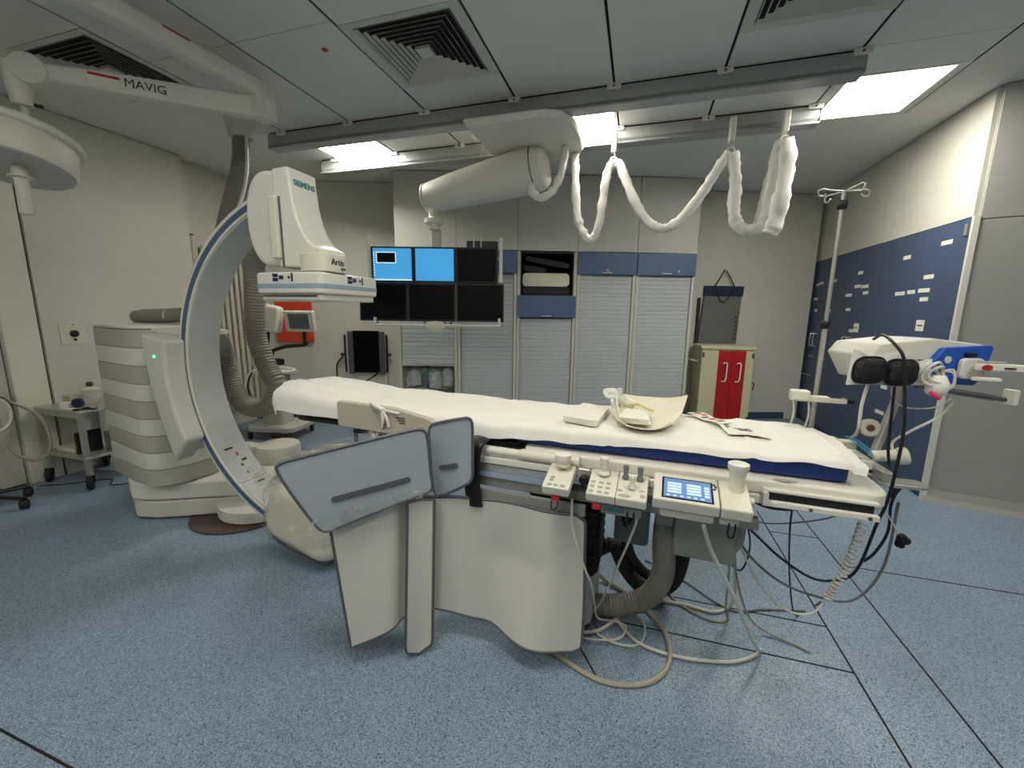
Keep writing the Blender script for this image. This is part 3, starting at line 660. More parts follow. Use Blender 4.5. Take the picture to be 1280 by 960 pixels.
# stickers on the inner cover near the bottom
for a_, y_, wdt, hgt, m_ in ((213, 1.80, .05, .006, 'dark_text'), (216, 1.83, .012, .012, 'red'), (219, 1.85, .03, .008, 'dark_text'), (221, 1.82, .012, .01, 'dark_text'), (224, 1.84, .035, .016, 'key_grey'), (224.6, 1.82, .008, .008, 'dark_text'), (227.5, 1.86, .035, .02, 'key_grey'), (230, 1.85, .05, .006, 'dark_text')):
    t_ = math.radians(a_); p = Vector((CXX + (RI-.0085)*math.cos(t_), y_, CZ + (RI-.0085)*math.sin(t_)))
    obj('sticker', bx(nb(), -wdt/2, wdt/2, -hgt, hgt, 0, .0012, plane_m(p, (0, 1, 0), (-math.sin(t_)*-1, 0, -math.cos(t_)))), m_, cr)
# carrier cheek
def arcpts(r, zs): return [(CXX - math.sqrt(max(0, r*r-(z-CZ)**2)), z) for z in zs]
left = [(-2.665, 1.262), (-2.655, 1.1), (-2.635, .95), (-2.60, .8), (-2.56, .66), (-2.515, .52)]
right = arcpts(.905, [.66, .75, .85, .95, 1.05, 1.15, 1.225])
cc = obj('carrier_cover', prism(nb(), left + right, 'y', 1.61, 1.728), 'white_dull', ca, bevel=.02, seg=3)
obj('carrier_body', prism(nb(), [(x-.10, z-.004) for x, z in left] + arcpts(.975, [.62, .75, .9, 1.05, 1.2, 1.24]), 'y', 1.74, 1.93), 'white_dull', ca, bevel=.02)
obj('status_led', lathe(nb(), [(.007, 0), (.006, .004)], n=10, T=along((-2.565, 1.6095, 1.135), (0, -1, 0))), 'led', cc)
obj('cover_screw', lathe(nb(), [(.009, 0), (.008, .002)], n=10, T=along((-2.50, 1.6095, .86), (0, -1, 0))), 'steel', cc)
# striped column
foot = [(-3.47, 1.85), (-3.44, 1.82), (-2.97, 1.715), (-2.90, 1.715), (-2.84, 1.75), (-2.78, 1.86), (-2.77, 2.0), (-2.82, 2.14), (-3.42, 2.18), (-3.47, 2.12)]
cl = obj('column', prism(nb(), [(-3.0+(x+3.0)*.97, 2.05+(y-2.05)*.97) for x, y in foot], 'z', .27, 1.27), 'white_dull', ca)
zb = [.27 + k*(1.0/9) for k in range(10)]
for k in range(9):
    obj('column_band', prism(nb(), foot, 'z', zb[k]+.001, zb[k+1]-.001), 'stripe_dark' if k % 2 == 0 else 'white', cl, bevel=.006)
obj('column_top', prism(nb(), foot, 'z', 1.272, 1.295), 'white', ca, bevel=.01)
obj('top_bridge', prism(nb(), [(-2.95, 1.262), (-2.95, 1.29), (-2.53, 1.268), (-2.53, 1.24)], 'y', 1.78, 2.04), 'white', ca, bevel=.006)
# base
bs = [(-3.32, 1.95), (-3.27, 1.80), (-3.13, 1.735), (-2.98, 1.77), (-2.50, 2.02), (-2.40, 2.13), (-2.42, 2.3), (-2.62, 2.62), (-2.72, 2.68), (-3.2, 2.65), (-3.32, 2.5)]
obj('base_lower', prism(nb(), bs, 'z', .012, .135), 'white_dull', ca, bevel=.02, seg=3)
obj('base_upper', prism(nb(), [(-2.9+(x+2.9)*1.02, 2.15+(y-2.15)*1.02) for x, y in bs], 'z', .14, .262), 'white', ca, bevel=.02, seg=3)
obj('base_drum', lathe(nb(), [(.15, .26), (.155, .27), (.155, .36), (.145, .375)], (-2.62, 2.42, 0), 28), 'white_warm', ca, smooth=True)
obj('base_foot', lathe(nb(), [(.27, .013), (.28, .02), (.28, .09), (.26, .10)], (-2.48, 2.14, 0), 32), 'white', ca, smooth=True)
obj('floor_plate', lathe(nb(), [(.33, 0), (.33, .010), (.32, .012)], (-2.56, 2.06, 0), 40), 'wood_plate', ca)
# detector hood
hood = [(-1.675, 1.60), (-1.675, 2.045), (-1.578, 2.05), (-1.572, 1.98), (-1.564, 1.90), (-1.545, 1.82), (-1.52, 1.76), (-1.487, 1.715), (-1.45, 1.692), (-1.425, 1.684), (-1.42, 1.66), (-1.42, 1.60)]
hd = obj('detector_hood', prism(nb(), hood, 'y', 1.635, 1.815), 'white', ca, bevel=.012)
obj('hood_cheek', prism(nb(), [(-1.735 + .135*math.copysign(abs(math.cos(t))**.8, math.cos(t)), 1.83 + .22*math.sin(t)) for t in [2*PI*k/32 for k in range(32)]], 'y', 1.65, 1.86), 'white', ca, bevel=.025, seg=3)
obj('hood_ridge', bx(nb(), -1.685, -1.64, 1.612, 1.645, 1.64, 1.92), 'white_warm', hd, bevel=.006)
obj('ridge_gap', bx(nb(), -1.640, -1.632, 1.630, 1.637, 1.60, 1.92), 'piping', hd)
obj('hood_collar', prism(nb(), rrect(-1.56, -1.395, 1.618, 1.81, .06, 7), 'z', 1.578, 1.662), 'white_warm', ca, bevel=.006)
text('SIEMENS', .036, plane_m((-1.5715, 1.728, 1.985), (0, 1, 0), (-.09, 0, 1)), 'teal_text', hd, bold=.0006)
text('Artis', .044, plane_m((-1.3935, 1.712, 1.625), (0, 1, 0), (0, 0, 1)), 'dark_text', ca)
text('zee', .024, plane_m((-1.3935, 1.748, 1.598), (0, 1, 0), (0, 0, 1)), 'dark_text', ca)
dt = obj('detector', prism(nb(), rrect(-1.79, -1.40, 1.60, 2.04, .03, 4), 'z', 1.475, 1.575), 'white', ca, bevel=.012)
obj('detector_plate', prism(nb(), rrect(-1.775, -1.415, 1.615, 2.025, .02, 4), 'z', 1.445, 1.474), 'white_dull', ca, bevel=.005)
obj('blue_stripe', prism(nb(), rrect(-1.7925, -1.3975, 1.5975, 2.0425, .032, 4), 'z', 1.502, 1.522), 'blue_line', dt)
obj('slot_line', bx(nb(), -1.76, -1.44, 1.6125, 1.6155, 1.462, 1.468), 'black', dt)
for dx, dz, a_, b_ in ((-.06, .012, .02, .008), (-.06, -.008, .02, .008), (-.025, .002, .016, .009), (.02, .002, .008, .006), (.038, .002, .006, .02)):
    x = -1.60 + dx; obj('button', bx(nb(), x-a_*.8, x+a_*.8, 1.5965, 1.6, 1.548+dz-b_, 1.548+dz+b_), 'button', dt, bevel=.002)
    y = 1.86 + dx; obj('button', bx(nb(), -1.40, -1.3965, y-a_*.8, y+a_*.8, 1.548+dz-b_, 1.548+dz+b_), 'button', dt, bevel=.002)
# tube unit below the table
tb = nb(); prism(tb, rrect(-1.90, -1.40, .10, .45, .13, 6), 'y', 1.60, 2.06, rotm((-1.65, 1.83, .28), 18, 'Y'))
tu = obj('tube_housing', tb, 'white_warm', ca, bevel=.07, seg=4)
obj('tube_underside', prism(nb(), rrect(-1.85, -1.45, .075, .18, .05, 4), 'y', 1.63, 2.03, rotm((-1.65, 1.83, .28), 18, 'Y')), 'steel_dark', ca, bevel=.02)
obj('collimator', lathe(nb(), [(.20, .46), (.21, .48), (.20, .56), (.16, .605), (.10, .62)], (-1.60, 1.86, 0), 32), 'white_warm', ca, smooth=True)
def crumple(bm, amp, seed):
    rr = random.Random(seed); ph = [rr.uniform(0, 6) for _ in range(6)]
    for v in bm.verts:
        x, y, z = v.co
        n = math.sin(23*x+ph[0]+9*z)*math.sin(19*y+ph[1]) + math.sin(31*z+ph[2]+11*y)*.7 + rr.uniform(-.6, .6)
        v.co += v.normal*amp*n
fm = nb(); bmesh.ops.create_uvsphere(fm, u_segments=40, v_segments=26, radius=1)
for v in fm.verts:
    c = v.co; s = lambda q: math.copysign(abs(q)**.75, q); v.co = Vector((-1.66+.30*s(c.x)+.05*c.z, 1.80+.255*s(c.y), .325+.265*s(c.z)))
fm.normal_update(); crumple(fm, .010, 3)
fo = obj('plastic_cover', fm, 'film', ca, smooth='all', label='crumpled clear plastic film around the X-ray tube')
fm = nb()
sheetgrid(fm, 14, 20, lambda a, b: Vector((-1.93+.10*a+.02*math.sin(9*b), 1.60+.28*b, .52-.38*a+.03*math.sin(7*b+5*a))))
fm.normal_update(); crumple(fm, .006, 5); obj('plastic_cover', fm, 'film', ca, smooth='all')

# big corrugated hoses
hz = thing('corrugated_hose', 'thick beige corrugated hose looping down behind the C-arm', 'hose', (-2.95, 2.6, .6))
obj('hose', hose(nb(), [(-2.3, 2.2, 1.95), (-2.62, 2.42, 1.88), (-2.83, 2.55, 1.74), (-2.92, 2.6, 1.5), (-2.94, 2.6, 1.2), (-2.86, 2.6, .95), (-2.77, 2.6, .78), (-2.86, 2.6, .63), (-3.06, 2.6, .585), (-3.2, 2.6, .66), (-3.28, 2.6, .85), (-3.25, 2.55, 1.05), (-3.1, 2.4, 1.15)], .074, .026, .05, 16), 'hose_beige', hz)
obj('hose_tape', tube(nb(), [(-2.905, 2.52, 1.02), (-2.91, 2.515, .96)], .006, 6), 'white', hz)
hz = thing('corrugated_hose', 'grey hose lying across the top of the striped column', 'hose', (-3.2, 2.2, 1.30))
obj('hose', hose(nb(), [(-3.40, 2.10, 1.342), (-3.25, 2.12, 1.346), (-3.1, 2.12, 1.352), (-2.98, 2.12, 1.362), (-2.90, 2.11, 1.385), (-2.80, 2.1, 1.42)], .048, .018), 'hose_grey', hz)
obj('hose_end', lathe(nb(), [(.03, -.06), (.045, -.05), (.045, .05), (.03, .06)], n=14, T=along((-3.42, 2.10, 1.34), (1, 0, .1))), 'grey_box', hz)
obj('saddle_clip', tube(nb(), [(-3.16, 2.12+.048*math.cos(q*PI/8), 1.345+.048*math.sin(q*PI/8)) for q in range(-1, 10)], .005, 6), 'white', hz)

# ================================================================== PATIENT TABLE (frame of the table)
FRT = frame((0, 1.76, 0), -3.5).copy()
tbl = thing('patient_table', 'long white patient table with accessory rails on a black bellows pedestal', 'table', (0, 0, 0))
top = nb(); pl_ = rrect(-.40, .785, -.27, .27, .06, 6); prism(top, pl_, 'z', .815, .872)
obj('table_top', top, 'white', tbl, bevel=.014, seg=3)
obj('head_board', prism(nb(), rrect(-1.70, -.402, -.22, .22, .12, 6), 'z', .845, .870), 'black', tbl, bevel=.006)
obj('under_strip', bx(nb(), -.55, .74, -.262, .25, .79, .814), 'white_dull', tbl, bevel=.004)
obj('side_rail', bx(nb(), -.62, .43, -.306, -.285, .80, .828), 'white', tbl, bevel=.004)
obj('side_rail', cyl(nb(), (-.62, -.29, .852), (-.38, -.29, .852), .017), 'white', tbl, smooth=True)
obj('rail_sleeve', cyl(nb(), (-.39, -.29, .852), (-.16, -.29, .852), .022), 'white_warm', tbl, smooth=True)
obj('steel_strip', bx(nb(), -.62, .40, -.30, -.285, .768, .796), 'steel', tbl)
obj('blue_strip', bx(nb(), -.62, -.21, -.304, -.285, .742, .766), 'blue_line', tbl)
obj('lower_bar', bx(nb(), -.62, .44, -.296, -.26, .70, .738), 'grey_box', tbl, bevel=.003)
sl = obj('accessory_slot', bx(nb(), .445, .735, -.285, -.262, .812, .836), 'black', tbl)
obj('slot_rail', bx(nb(), .44, .745, -.305, -.287, .795, .813), 'white', sl, bevel=.003)
obj('slot_lip', bx(nb(), .44, .745, -.292, -.27, .838, .848), 'white', sl, bevel=.003)
obj('slot_stop', bx(nb(), .437, .452, -.315, -.29, .80, .842), 'white_dull', sl)
for x in (.57, .72): obj('slot_screw', lathe(nb(), [(.006, 0), (.006, .003)], n=8, T=along((x, -.305, .804), (0, -1, 0))), 'steel_dark', sl)
obj('badge', lathe(nb(), [(.035, 0), (.033, .0012)], n=20, T=plane_m((.505, -.258, .8725), (1, 0, 0), (0, .4, 0)) @ Matrix.Diagonal((1, .35, 1, 1))), 'key_grey', tbl)
# pedestal
ped = nb(); P_ = rrect(-.42, -.10, -.12, .16, .03, 3); rings = []
for k in range(23):
    z = .27 + k*.02; s = 1.0 if k % 2 else .93
    rings.append([ped.verts.new((-.26+(x+.26)*s, .02+(y-.02)*s, z)) for x, y in P_])
for A, B in zip(rings, rings[1:]):
    for k in range(len(A)): face(ped, [A[k], A[(k+1) % len(A)], B[(k+1) % len(A)], B[k]])
face(ped, rings[0][::-1]); face(ped, rings[-1])
obj('bellows', ped, 'rubber', tbl)
obj('pedestal_head', bx(nb(), -.5, .40, -.2, .2, .70, .789), 'grey_box', tbl, bevel=.01)
obj('pedestal_foot', prism(nb(), rrect(-.44, -.115, -.13, .18, .05, 5), 'z', .03, .27), 'white_dull', tbl, bevel=.015)
obj('pedestal_base', prism(nb(), rrect(-.66, -.13, -.14, .26, .06, 5), 'z', 0, .03), 'steel_dark', tbl, bevel=.006)
obj('rear_panel', prism(nb(), rrect(-.05, .10, .38, .72, .025, 4), 'y', .03, .07), 'cable_grey', tbl, bevel=.005)
jb = obj('junction_box', bx(nb(), .19, .40, -.20, .0, .50, .70), 'grey_box', tbl, bevel=.008)
obj('box_arm', bx(nb(), .12, .19, -.18, -.06, .60, .70), 'grey_box', jb, bevel=.01)
obj('box_pipe', ctube(nb(), [(.37, -.18, .69), (.405, -.18, .67), (.41, -.18, .60), (.395, -.18, .56)], .016, 8), 'grey_box', jb, smooth=True)
bm = nb()
# mattress, sheet
mt = nb(); prism(mt, rrect(-.44, .69, -.222, .212, .03, 4), 'z', .874, .942)
obj('mattress', mt, 'mattress', bevel=.012, label='dark blue foam mattress on the patient table under the sheet', cat='mattress')
obj('head_pad', prism(nb(), rrect(-1.68, -.445, -.205, .20, .1, 4), 'z', .872, .94), 'black', bevel=.012, label='black pad under the sheet at the head of the table', cat='pad')
pw = nb(); bmesh.ops.create_uvsphere(pw, u_segments=24, v_segments=14, radius=1)
for v in pw.verts: v.co = Vector((-1.52+.17*v.co.x, .0+.17*v.co.y, .962+.03*v.co.z))
obj('pillow', pw, 'linen', smooth='all', label='white pillow bulging under the sheet at the table head', cat='pillow')
def fz(s):
    pts = [(-2.2, .86), (-1.75, .895), (-1.265, .883), (-1.0, .885), (-.588, .889), (-.395, .896), (-.065, .917), (.309, .928), (.573, .934), (.74, .924)]
    for (a, za), (b, zb_) in zip(pts, pts[1:]):
        if a <= s <= b: return za + (zb_-za)*(s-a)/(b-a)
    return .92
def sheet(a, b):
    tt = b*2-1; s0 = -1.73 - .40*b; s1 = .735 - .018*abs(tt)**3*(1 if tt < 0 else 2.2); s = s0 + (s1-s0)*max(0, (a-.05)/.95) - .012*max(0, (.05-a)/.05)
    top_ = .952 + .004*math.sin(7*s+2) + .0025*math.sin(19*s+5*tt)
    top_ += .062*math.exp(-((s+1.66)/.26)**2)*max(0, 1-(tt*.92)**2)**.6 + .02*math.exp(-((s+1.3)/.3)**2)*max(0, 1-tt*tt)
    t_ = tt*.262; z = top_
    hang = fz(s) + .004*math.sin(13*s)
    if tt < -.80:
        k = (-.80-tt)/.20; t_ = -.2096 - .026*min(1, k*3.5) - .014*k; z = top_ + (hang-top_)*max(0, (k-.14)/.86)
    if tt > .85:
        k = (tt-.85)/.15; t_ = .2227 + .05*min(1, k*1.6); z = top_ - .045*max(0, (k-.3)/.7)
    if s < -1.5: # hanging end at the head
        e = max(0, (.05-a)/.05); z -= (.10-.04*tt)*e if tt > -.80 else .03*e; t_ += .012*math.sin(14*t_)*e
    if a > .985: z -= .012
    for q in (-1.15, -.62, -.05, .42): z += .0045*math.exp(-((s-q-.01*tt)/.012)**2)
    for q in (-.28, .34): z += .0045*math.exp(-((tt-q)/.045)**2)
    z += .004*math.exp(-((tt+.55+.1*math.sin(3*s))/.08)**2)*math.sin(5*s+1)
    if s < -1.1: z += .007*max(0, math.sin(9*s+14*t_))**5*max(0, 1-tt*tt) + .006*max(0, math.sin(-7*s+17*t_+2))**6*max(0, 1-tt*tt)
    z += .0025*math.sin(41*s+9*t_)*math.sin(27*t_+4*s)
    return Vector((s, t_, z))
bm = nb(); sheetgrid(bm, 240, 64, sheet)
obj('table_sheet', bm, 'linen', smooth='all', solid=.003, label='white sheet spread over the whole patient table', cat='sheet')
# arm board hanging at the near side
ab = thing('arm_board', 'beige padded arm board on the near side of the table head', 'arm board', (-1.05, -.27, .86))
obj('board', prism(nb(), [(-1.285, .882), (-1.27, .872), (-.93, .866), (-.80, .885), (-.745, .925), (-.80, .955), (-.98, .985), (-1.28, .992), (-1.285, .98)], 'y', -.305, -.272), 'beige', ab, bevel=.006)
obj('under_frame', bx(nb(), -1.2, -.78, -.30, -.27, .850, .866), 'black', ab)
obj('peg', cyl(nb(), (-1.2, -.285, .80), (-1.2, -.285, .85), .01), 'steel_dark', ab)
bm = nb()
for k in range(3): bx(bm, -.965+.01*k, -.915, -.3062, -.305, .942-k*.011, .947-k*.011)
obj('label_print', bm, 'dark_text', ab)
tie = nb(); ctube(tie, [(-1.09, -.306, .99), (-1.04, -.315, .975), (-1.0, -.312, .972), (-.94, -.31, .965)], .007, 6, flat=.5); ctube(tie, [(-1.03, -.312, .975), (-1.02, -.318, .93), (-1.03, -.312, .895)], .007, 6); ctube(tie, [(-1.03, -.312, .975), (-1.0, -.318, .94), (-.995, -.312, .9)], .007, 6); ctube(tie, [(-1.09, -.3, 1.0), (-1.06, -.312, .99), (-1.02, -.312, .975)], .012, 6)
obj('cloth_tie', tie, 'linen', smooth='all', label='white cloth tie knotted over the beige arm board', cat='tie')

# ---- lead shields
def shieldpanel(name, parent, ext, z0, z1, place, m, nu=26, nv=26, pipe=True):
    bm = nb(); rows = []
    def pt(a, b):
        z = z0 + (z1-z0)*b; l, r = ext(z); return place(l + (r-l)*a, z)
    sheetgrid(bm, nu, nv, pt); o = obj(name, bm, m, parent, smooth='all', solid=.007)
    if pipe:
        loop = [pt(k/nu, 0) for k in range(nu)] + [pt(1, k/nv) for k in range(nv)] + [pt(1-k/nu, 1) for k in range(nu)] + [pt(0, 1-k/nv) for k in range(nv)]
        obj('edge_piping', tube(nb(), loop, .0065, 6, closed=True), 'piping', o, smooth=True)
    return o
ls = thing('lead_shield', 'grey lead drape shield hanging from the table side', 'radiation shield', (-.5, -.36, .08))
def rc(z, z0, z1, r):          # inset caused by rounded corners
    d = min(z-z0, z1-z); return 0 if d >= r else r - math.sqrt(max(0, r*r-(r-d)**2))
obj('hanger_bar', bx(nb(), -.58, -.125, -.33, -.312, .655, .70), 'grey_box', ls, bevel=.004)
def lowR(x, z):
    u_ = (x+.79)/.66; v_ = z/.7
    y = -.335 - .10*math.exp(-((u_-.05)/.16)**2)*(1-.3*v_) + .05*math.exp(-((u_-.42)/.14)**2)*(1-v_)*.9 - .11*math.exp(-((u_-.60)/.2)**2)*max(0, .6-v_)*1.5 + .026*math.sin(u_*13+.6)*(1-.7*v_) - .02*u_*(1-v_)
    return Vector((x, y, z))
def extR(z):
    i = rc(z, .09, .66, .035); zz = (z-.09)/.57
    return (-.80+.03*zz, -.118 - i + .004*math.sin(5*zz))
def placeR(x, z):
    k = (x+.78)/.66; z2 = z + (.05*max(0, 1-k*3.2) + .10*(1-k) + .0)*(1-(z-.09)/.57)*.55
    return lowR(x, z2)
shieldpanel('drape_panel', ls, extR, .09, .66, placeR, 'shield_grey', 34, 30)
# world-plane helper for the swung-out panels
A_ = Vector((-.63, -.36, 0)); B_ = Vector((-.96, -.62, 0)); dd = (B_-A_).normalized(); nn = Vector((dd.y, -dd.x, 0))
if nn.y > 0: nn = -nn
def swing(off, bul): return lambda x, z: A_ + dd*x + nn*(off + bul(x, z)) + Vector((0, 0, z))
def extL(z):
    zz = (z-.05)/.62; return (.435+.055*zz, .205-.03*zz)
def placeL(x, z):
    q = swing(.0, lambda x, z: .03*math.sin((x-.1)*9)*(1-z) - .035*math.exp(-((x-.235+.05*z)/.035)**2))(x, z); q.z += .10*max(0, .62-z)*(.47-x)/.36*2.5 if z < .62 else 0; return q
shieldpanel('drape_panel', ls, extL, .075, .68, placeL, 'shield_grey', 22, 26)
def extM(z):
    zz = (z+.0-.012)/.66; i = rc(z, .012, 3, .05)
    return (.235-.03*zz-i, .125-.02*zz+i)
shieldpanel('drape_panel', ls, extM, .012, .68, swing(.035, lambda x, z: .012*math.sin(x*30)), 'shield_grey', 10, 26)
# upper flaps
up = [(.635, .868), (.62, .893), (.56, .903), (.20, .972), (.135, .978), (.125, .92), (.118, .79), (.108, .725), (.17, .712), (.45, .625), (.50, .610), (.53, .65)]
def chaikin(P, f=.25):
    o = []
    for a, b in zip(P, P[1:]+P[:1]): o += [a.lerp(b, f), a.lerp(b, 1-f)]
    return o
def polyflap(name, poly, place, m, parent):
    bm = nb(); P2 = chaikin(chaikin([Vector((x, z)) for x, z in poly]), .3); c = sum(P2, Vector((0, 0)))/len(P2)
    fine = []
    for a, b in zip(P2, P2[1:]+P2[:1]):
        for k in range(2): fine.append(a.lerp(b, k/2))
    rings = []
    for s in (1, .85, .65, .45, .25): rings.append([bm.verts.new(place(c.x+(p.x-c.x)*s, c.y+(p.y-c.y)*s)) for p in fine])
    n = len(fine)
    for R1, R2 in zip(rings, rings[1:]):
        for k in range(n): face(bm, [R1[k], R1[(k+1) % n], R2[(k+1) % n], R2[k]])
    face(bm, rings[-1]); o = obj(name, bm, m, parent, smooth='all', solid=.005)
    obj('edge_piping', tube(nb(), [place(p.x, p.y) for p in fine], .0065, 6, closed=True), 'piping', o, smooth=True); return o
pf = swing(.045, lambda x, z: .05*(z-.62) + .05*(x-.37)**2)
uf = polyflap('upper_flap', up, pf, 'shield_blue', ls)
def slot(place, p, q, r, parent):
    d_ = Vector((q[0]-p[0], q[1]-p[1])); a0 = math.atan2(d_.y, d_.x); pts = []
    for c, st_ in ((q, a0-PI/2), (p, a0+PI/2)):
        for k in range(9): pts.append((c[0]+r*math.cos(st_+PI*k/8), c[1]+r*math.sin(st_+PI*k/8)))
    bm = nb(); face(bm, [bm.verts.new(place(x, z)) for x, z in pts]); obj('flap_slot', bm, 'piping', parent, solid=.003)
slot(lambda x, z: pf(x, z) + nn*.006, (.457, .738), (.204, .783), .011, uf)
upr = [(-.745, .955), (-.70, .972), (-.60, 1.0), (-.555, 1.008), (-.552, .95), (-.555, .82), (-.555, .755), (-.60, .722), (-.68, .675), (-.725, .655), (-.735, .72), (-.74, .85)]
pr2 = lambda x, z: Vector((x, -.385-.03*(z-.65), z))
ur = polyflap('upper_flap', upr, pr2, 'shield_blue', ls)
slot(lambda x, z: pr2(x, z) - Vector((0, .006, 0)), (-.69, .79), (-.625, .808), .010, ur)
fm = nb()
sheetgrid(fm, 40, 10, lambda a, b: pf(.60-.47*a, .640+.085*a+.025-.055*b) + nn*(.018+.012*math.sin(30*a)*b))
fm.normal_update(); crumple(fm, .008, 9); obj('plastic_cover', fm, 'film_bright', ls, smooth='all', label='clear plastic film wrapped over the upper flaps')
fm = nb()
sheetgrid(fm, 40, 6, lambda a, b: pf(.60-.47*a, .895+.075*a+.0+.03*b*math.sin(PI*a)) + nn*(.0-.05*b))
fm.normal_update(); crumple(fm, .008, 11); obj('plastic_cover', fm, 'film_bright', ls, smooth='all')
st = nb(); tube(st, crom([(-.565, -.28, .895), (-.575, -.325, .88), (-.585, -.335, .82), (-.58, -.345, .72), (-.565, -.35, .63)], 6), .042, 10, flat=.22, up=(1, 0, 0))
obj('black_strap', st, 'black', smooth='all', label='black webbing strap looped over the table rail', cat='strap')

# ---- control modules on the near rail (module tops slope towards the operator)
def module(name, label, s0, s1, t0=-.315, t1=-.455, zt=.846, h=.035, slope=16):
    t = thing(name, label, 'control panel', ((s0+s1)/2, (t0+t1)/2, zt-.08), 'table-side control modules')
    T = rotm((0, t0, zt), slope, 'X')
    b = obj('housing', bx(nb(), s0, s1, t1, t0, zt-h, zt, T), 'white_warm', t, bevel=.006, seg=3)
    obj('bracket', bx(nb(), s0+.02, s1-.02, t0-.02, -.307, zt-.075, zt-h-.003), 'white_dull', t, bevel=.004)
    return t, T
def key(t, T, x, y, z=.846, a=.009, b=.006, m='key_grey'):
    obj('key', prism(nb(), [(x+a*math.cos(q*PI/5), y+b*math.sin(q*PI/5)) for q in range(10)], 'z', z, z+.0022, T), m, t)
t, T = module('control_module', 'small white control module with one round knob, leftmost on the rail', -.262, -.166)
obj('knob', lathe(nb(), [(.022, .846), (.028, .855), (.026, .862), (.029, .868), (.031, .885), (.030, .895), (.024, .898)], (-.212, -.345, 0), 22, ), 'white', t, smooth=True)
for x, y in ((-.235, -.40), (-.235, -.415), (-.237, -.44), (-.214, -.44), (-.190, -.44)): key(t, T, x, y)
obj('red_tab', bx(nb(), -.228, -.20, -.44, -.43, .755, .772), 'red', t)
bm = nb(); ctube(bm, [(-.226, -.435, .757), (-.228, -.44, .735), (-.22, -.44, .72), (-.206, -.44, .735), (-.205, -.435, .757)], .0025, 6); obj('cable_clip', bm, 'black', t)
t, T = module('control_module', 'wide white control module with joystick and two dark toggles', -.108, .088)
obj('seam', bx(nb(), -.0115, -.0095, -.456, -.315, .81, .8465, T), 'gap', t)
obj('joystick', lathe(nb(), [(.022, .843), (.018, .85), (.013, .855), (.015, .87), (.016, .90), (.013, .903)], (-.062, -.345, 0), 18), 'white', t, smooth=True)
for x in (.012, .06): obj('toggle', lathe(nb(), [(.012, .84), (.009, .85), (.0075, .853), (.0105, .88), (.008, .886)], (x, -.35, 0), 14), 'cable_grey', t, smooth=True)
obj('toggle', lathe(nb(), [(.014, .83), (.010, .84), (.009, .845), (.0115, .868), (.008, .873)], (.038, -.40, 0), 14), 'white', t, smooth=True)
for y in (-.39, -.415, -.44):
    for x in (-.092, -.065, -.04): key(t, T, x, y, a=.0085, b=.005)
for x, y, a, b in ((.0, -.415, .008, .005), (.016, -.44, .02, .007), (.07, -.405, .009, .004), (.074, -.43, .009, .008)): key(t, T, x, y, a=a, b=b)
obj('red_tab', bx(nb(), -.085, -.058, -.445, -.435, .752, .768), 'red', t)
obj('under_tray', bx(nb(), -.06, .075, -.41, -.32, .725, .76), 'grey_box', t, bevel=.004)
obj('teal_strip', bx(nb(), -.05, .02, -.413, -.41, .738, .752), 'bag_teal', t)
bm = nb(); ctube(bm, [(.03, -.43, .757), (.03, -.44, .72), (.04, -.44, .71), (.05, -.44, .72), (.05, -.43, .757)], .003, 6); obj('cable_clip', bm, 'black', t)
t, T = module('touch_panel_module', 'white touch panel module with a lit blue screen at the table side', .105, .300, zt=.866, h=.04)
sc = obj('screen', bx(nb(), .137, .277, -.438, -.345, .866, .8675, T), 'screen_ui', t)
obj('screen_border', bx(nb(), .131, .283, -.444, -.339, .8655, .8668, T), 'screen_off', t)
for x in (.148, .206):
    for k in range(4): obj('screen_button', bx(nb(), x, x+.042, -.375-.014*k, -.365-.014*k, .8675, .8681, T), 'ui_tile', sc)
for k in range(4): obj('screen_button', bx(nb(), .258, .272, -.378-.014*k, -.368-.014*k, .8675, .8679, T), 'ui_tile', sc)
for k in range(6): obj('screen_button', bx(nb(), .146+k*.02, .156+k*.02, -.433, -.427, .8675, .8679, T), 'ui_tile', sc)
for x, y in ((.287, -.35), (.292, -.36), (.288, -.372)): key(t, T, x, y, z=.866, a=.005, b=.004, m='dark_text')
obj('under_box', bx(nb(), .13, .29, -.42, -.33, .755, .80), 'white_dull', t, bevel=.006)
t, T = module('control_module', 'white control module with a tall flared knob next to the touch panel', .303, .388, zt=.866, h=.04)
obj('knob', lathe(nb(), [(.024, .85), (.022, .86), (.021, .885), (.025, .915), (.031, .925), (.031, .940), (.025, .943)], (.352, -.35, 0), 22), 'white_warm', t, smooth=True)
obj('side_stud', cyl(nb(), (.389, -.36, .825), (.402, -.36, .825), .012), 'white', t)
obj('under_box', bx(nb(), .305, .36, -.41, -.33, .755, .80), 'white_dull', t, bevel=.006)
bm = nb(); ctube(bm, [(.33, -.43, .775), (.328, -.435, .74), (.337, -.435, .73), (.345, -.435, .74), (.347, -.43, .775)], .003, 6); obj('cable_clip', bm, 'black', t)
rc_ = thing('rail_clamp', 'small steel rail clamp with black star knob between the control modules', 'clamp', (-.14, -.33, .79))
obj('clamp_body', bx(nb(), -.158, -.112, -.335, -.307, .79, .845), 'steel', rc_, bevel=.005)
obj('clamp_knob', lathe(nb(), [(.016, 0), (.019, .008), (.019, .022), (.012, .026)], n=9, T=along((-.13, -.335, .81), (0, -1, 0))), 'black', rc_)

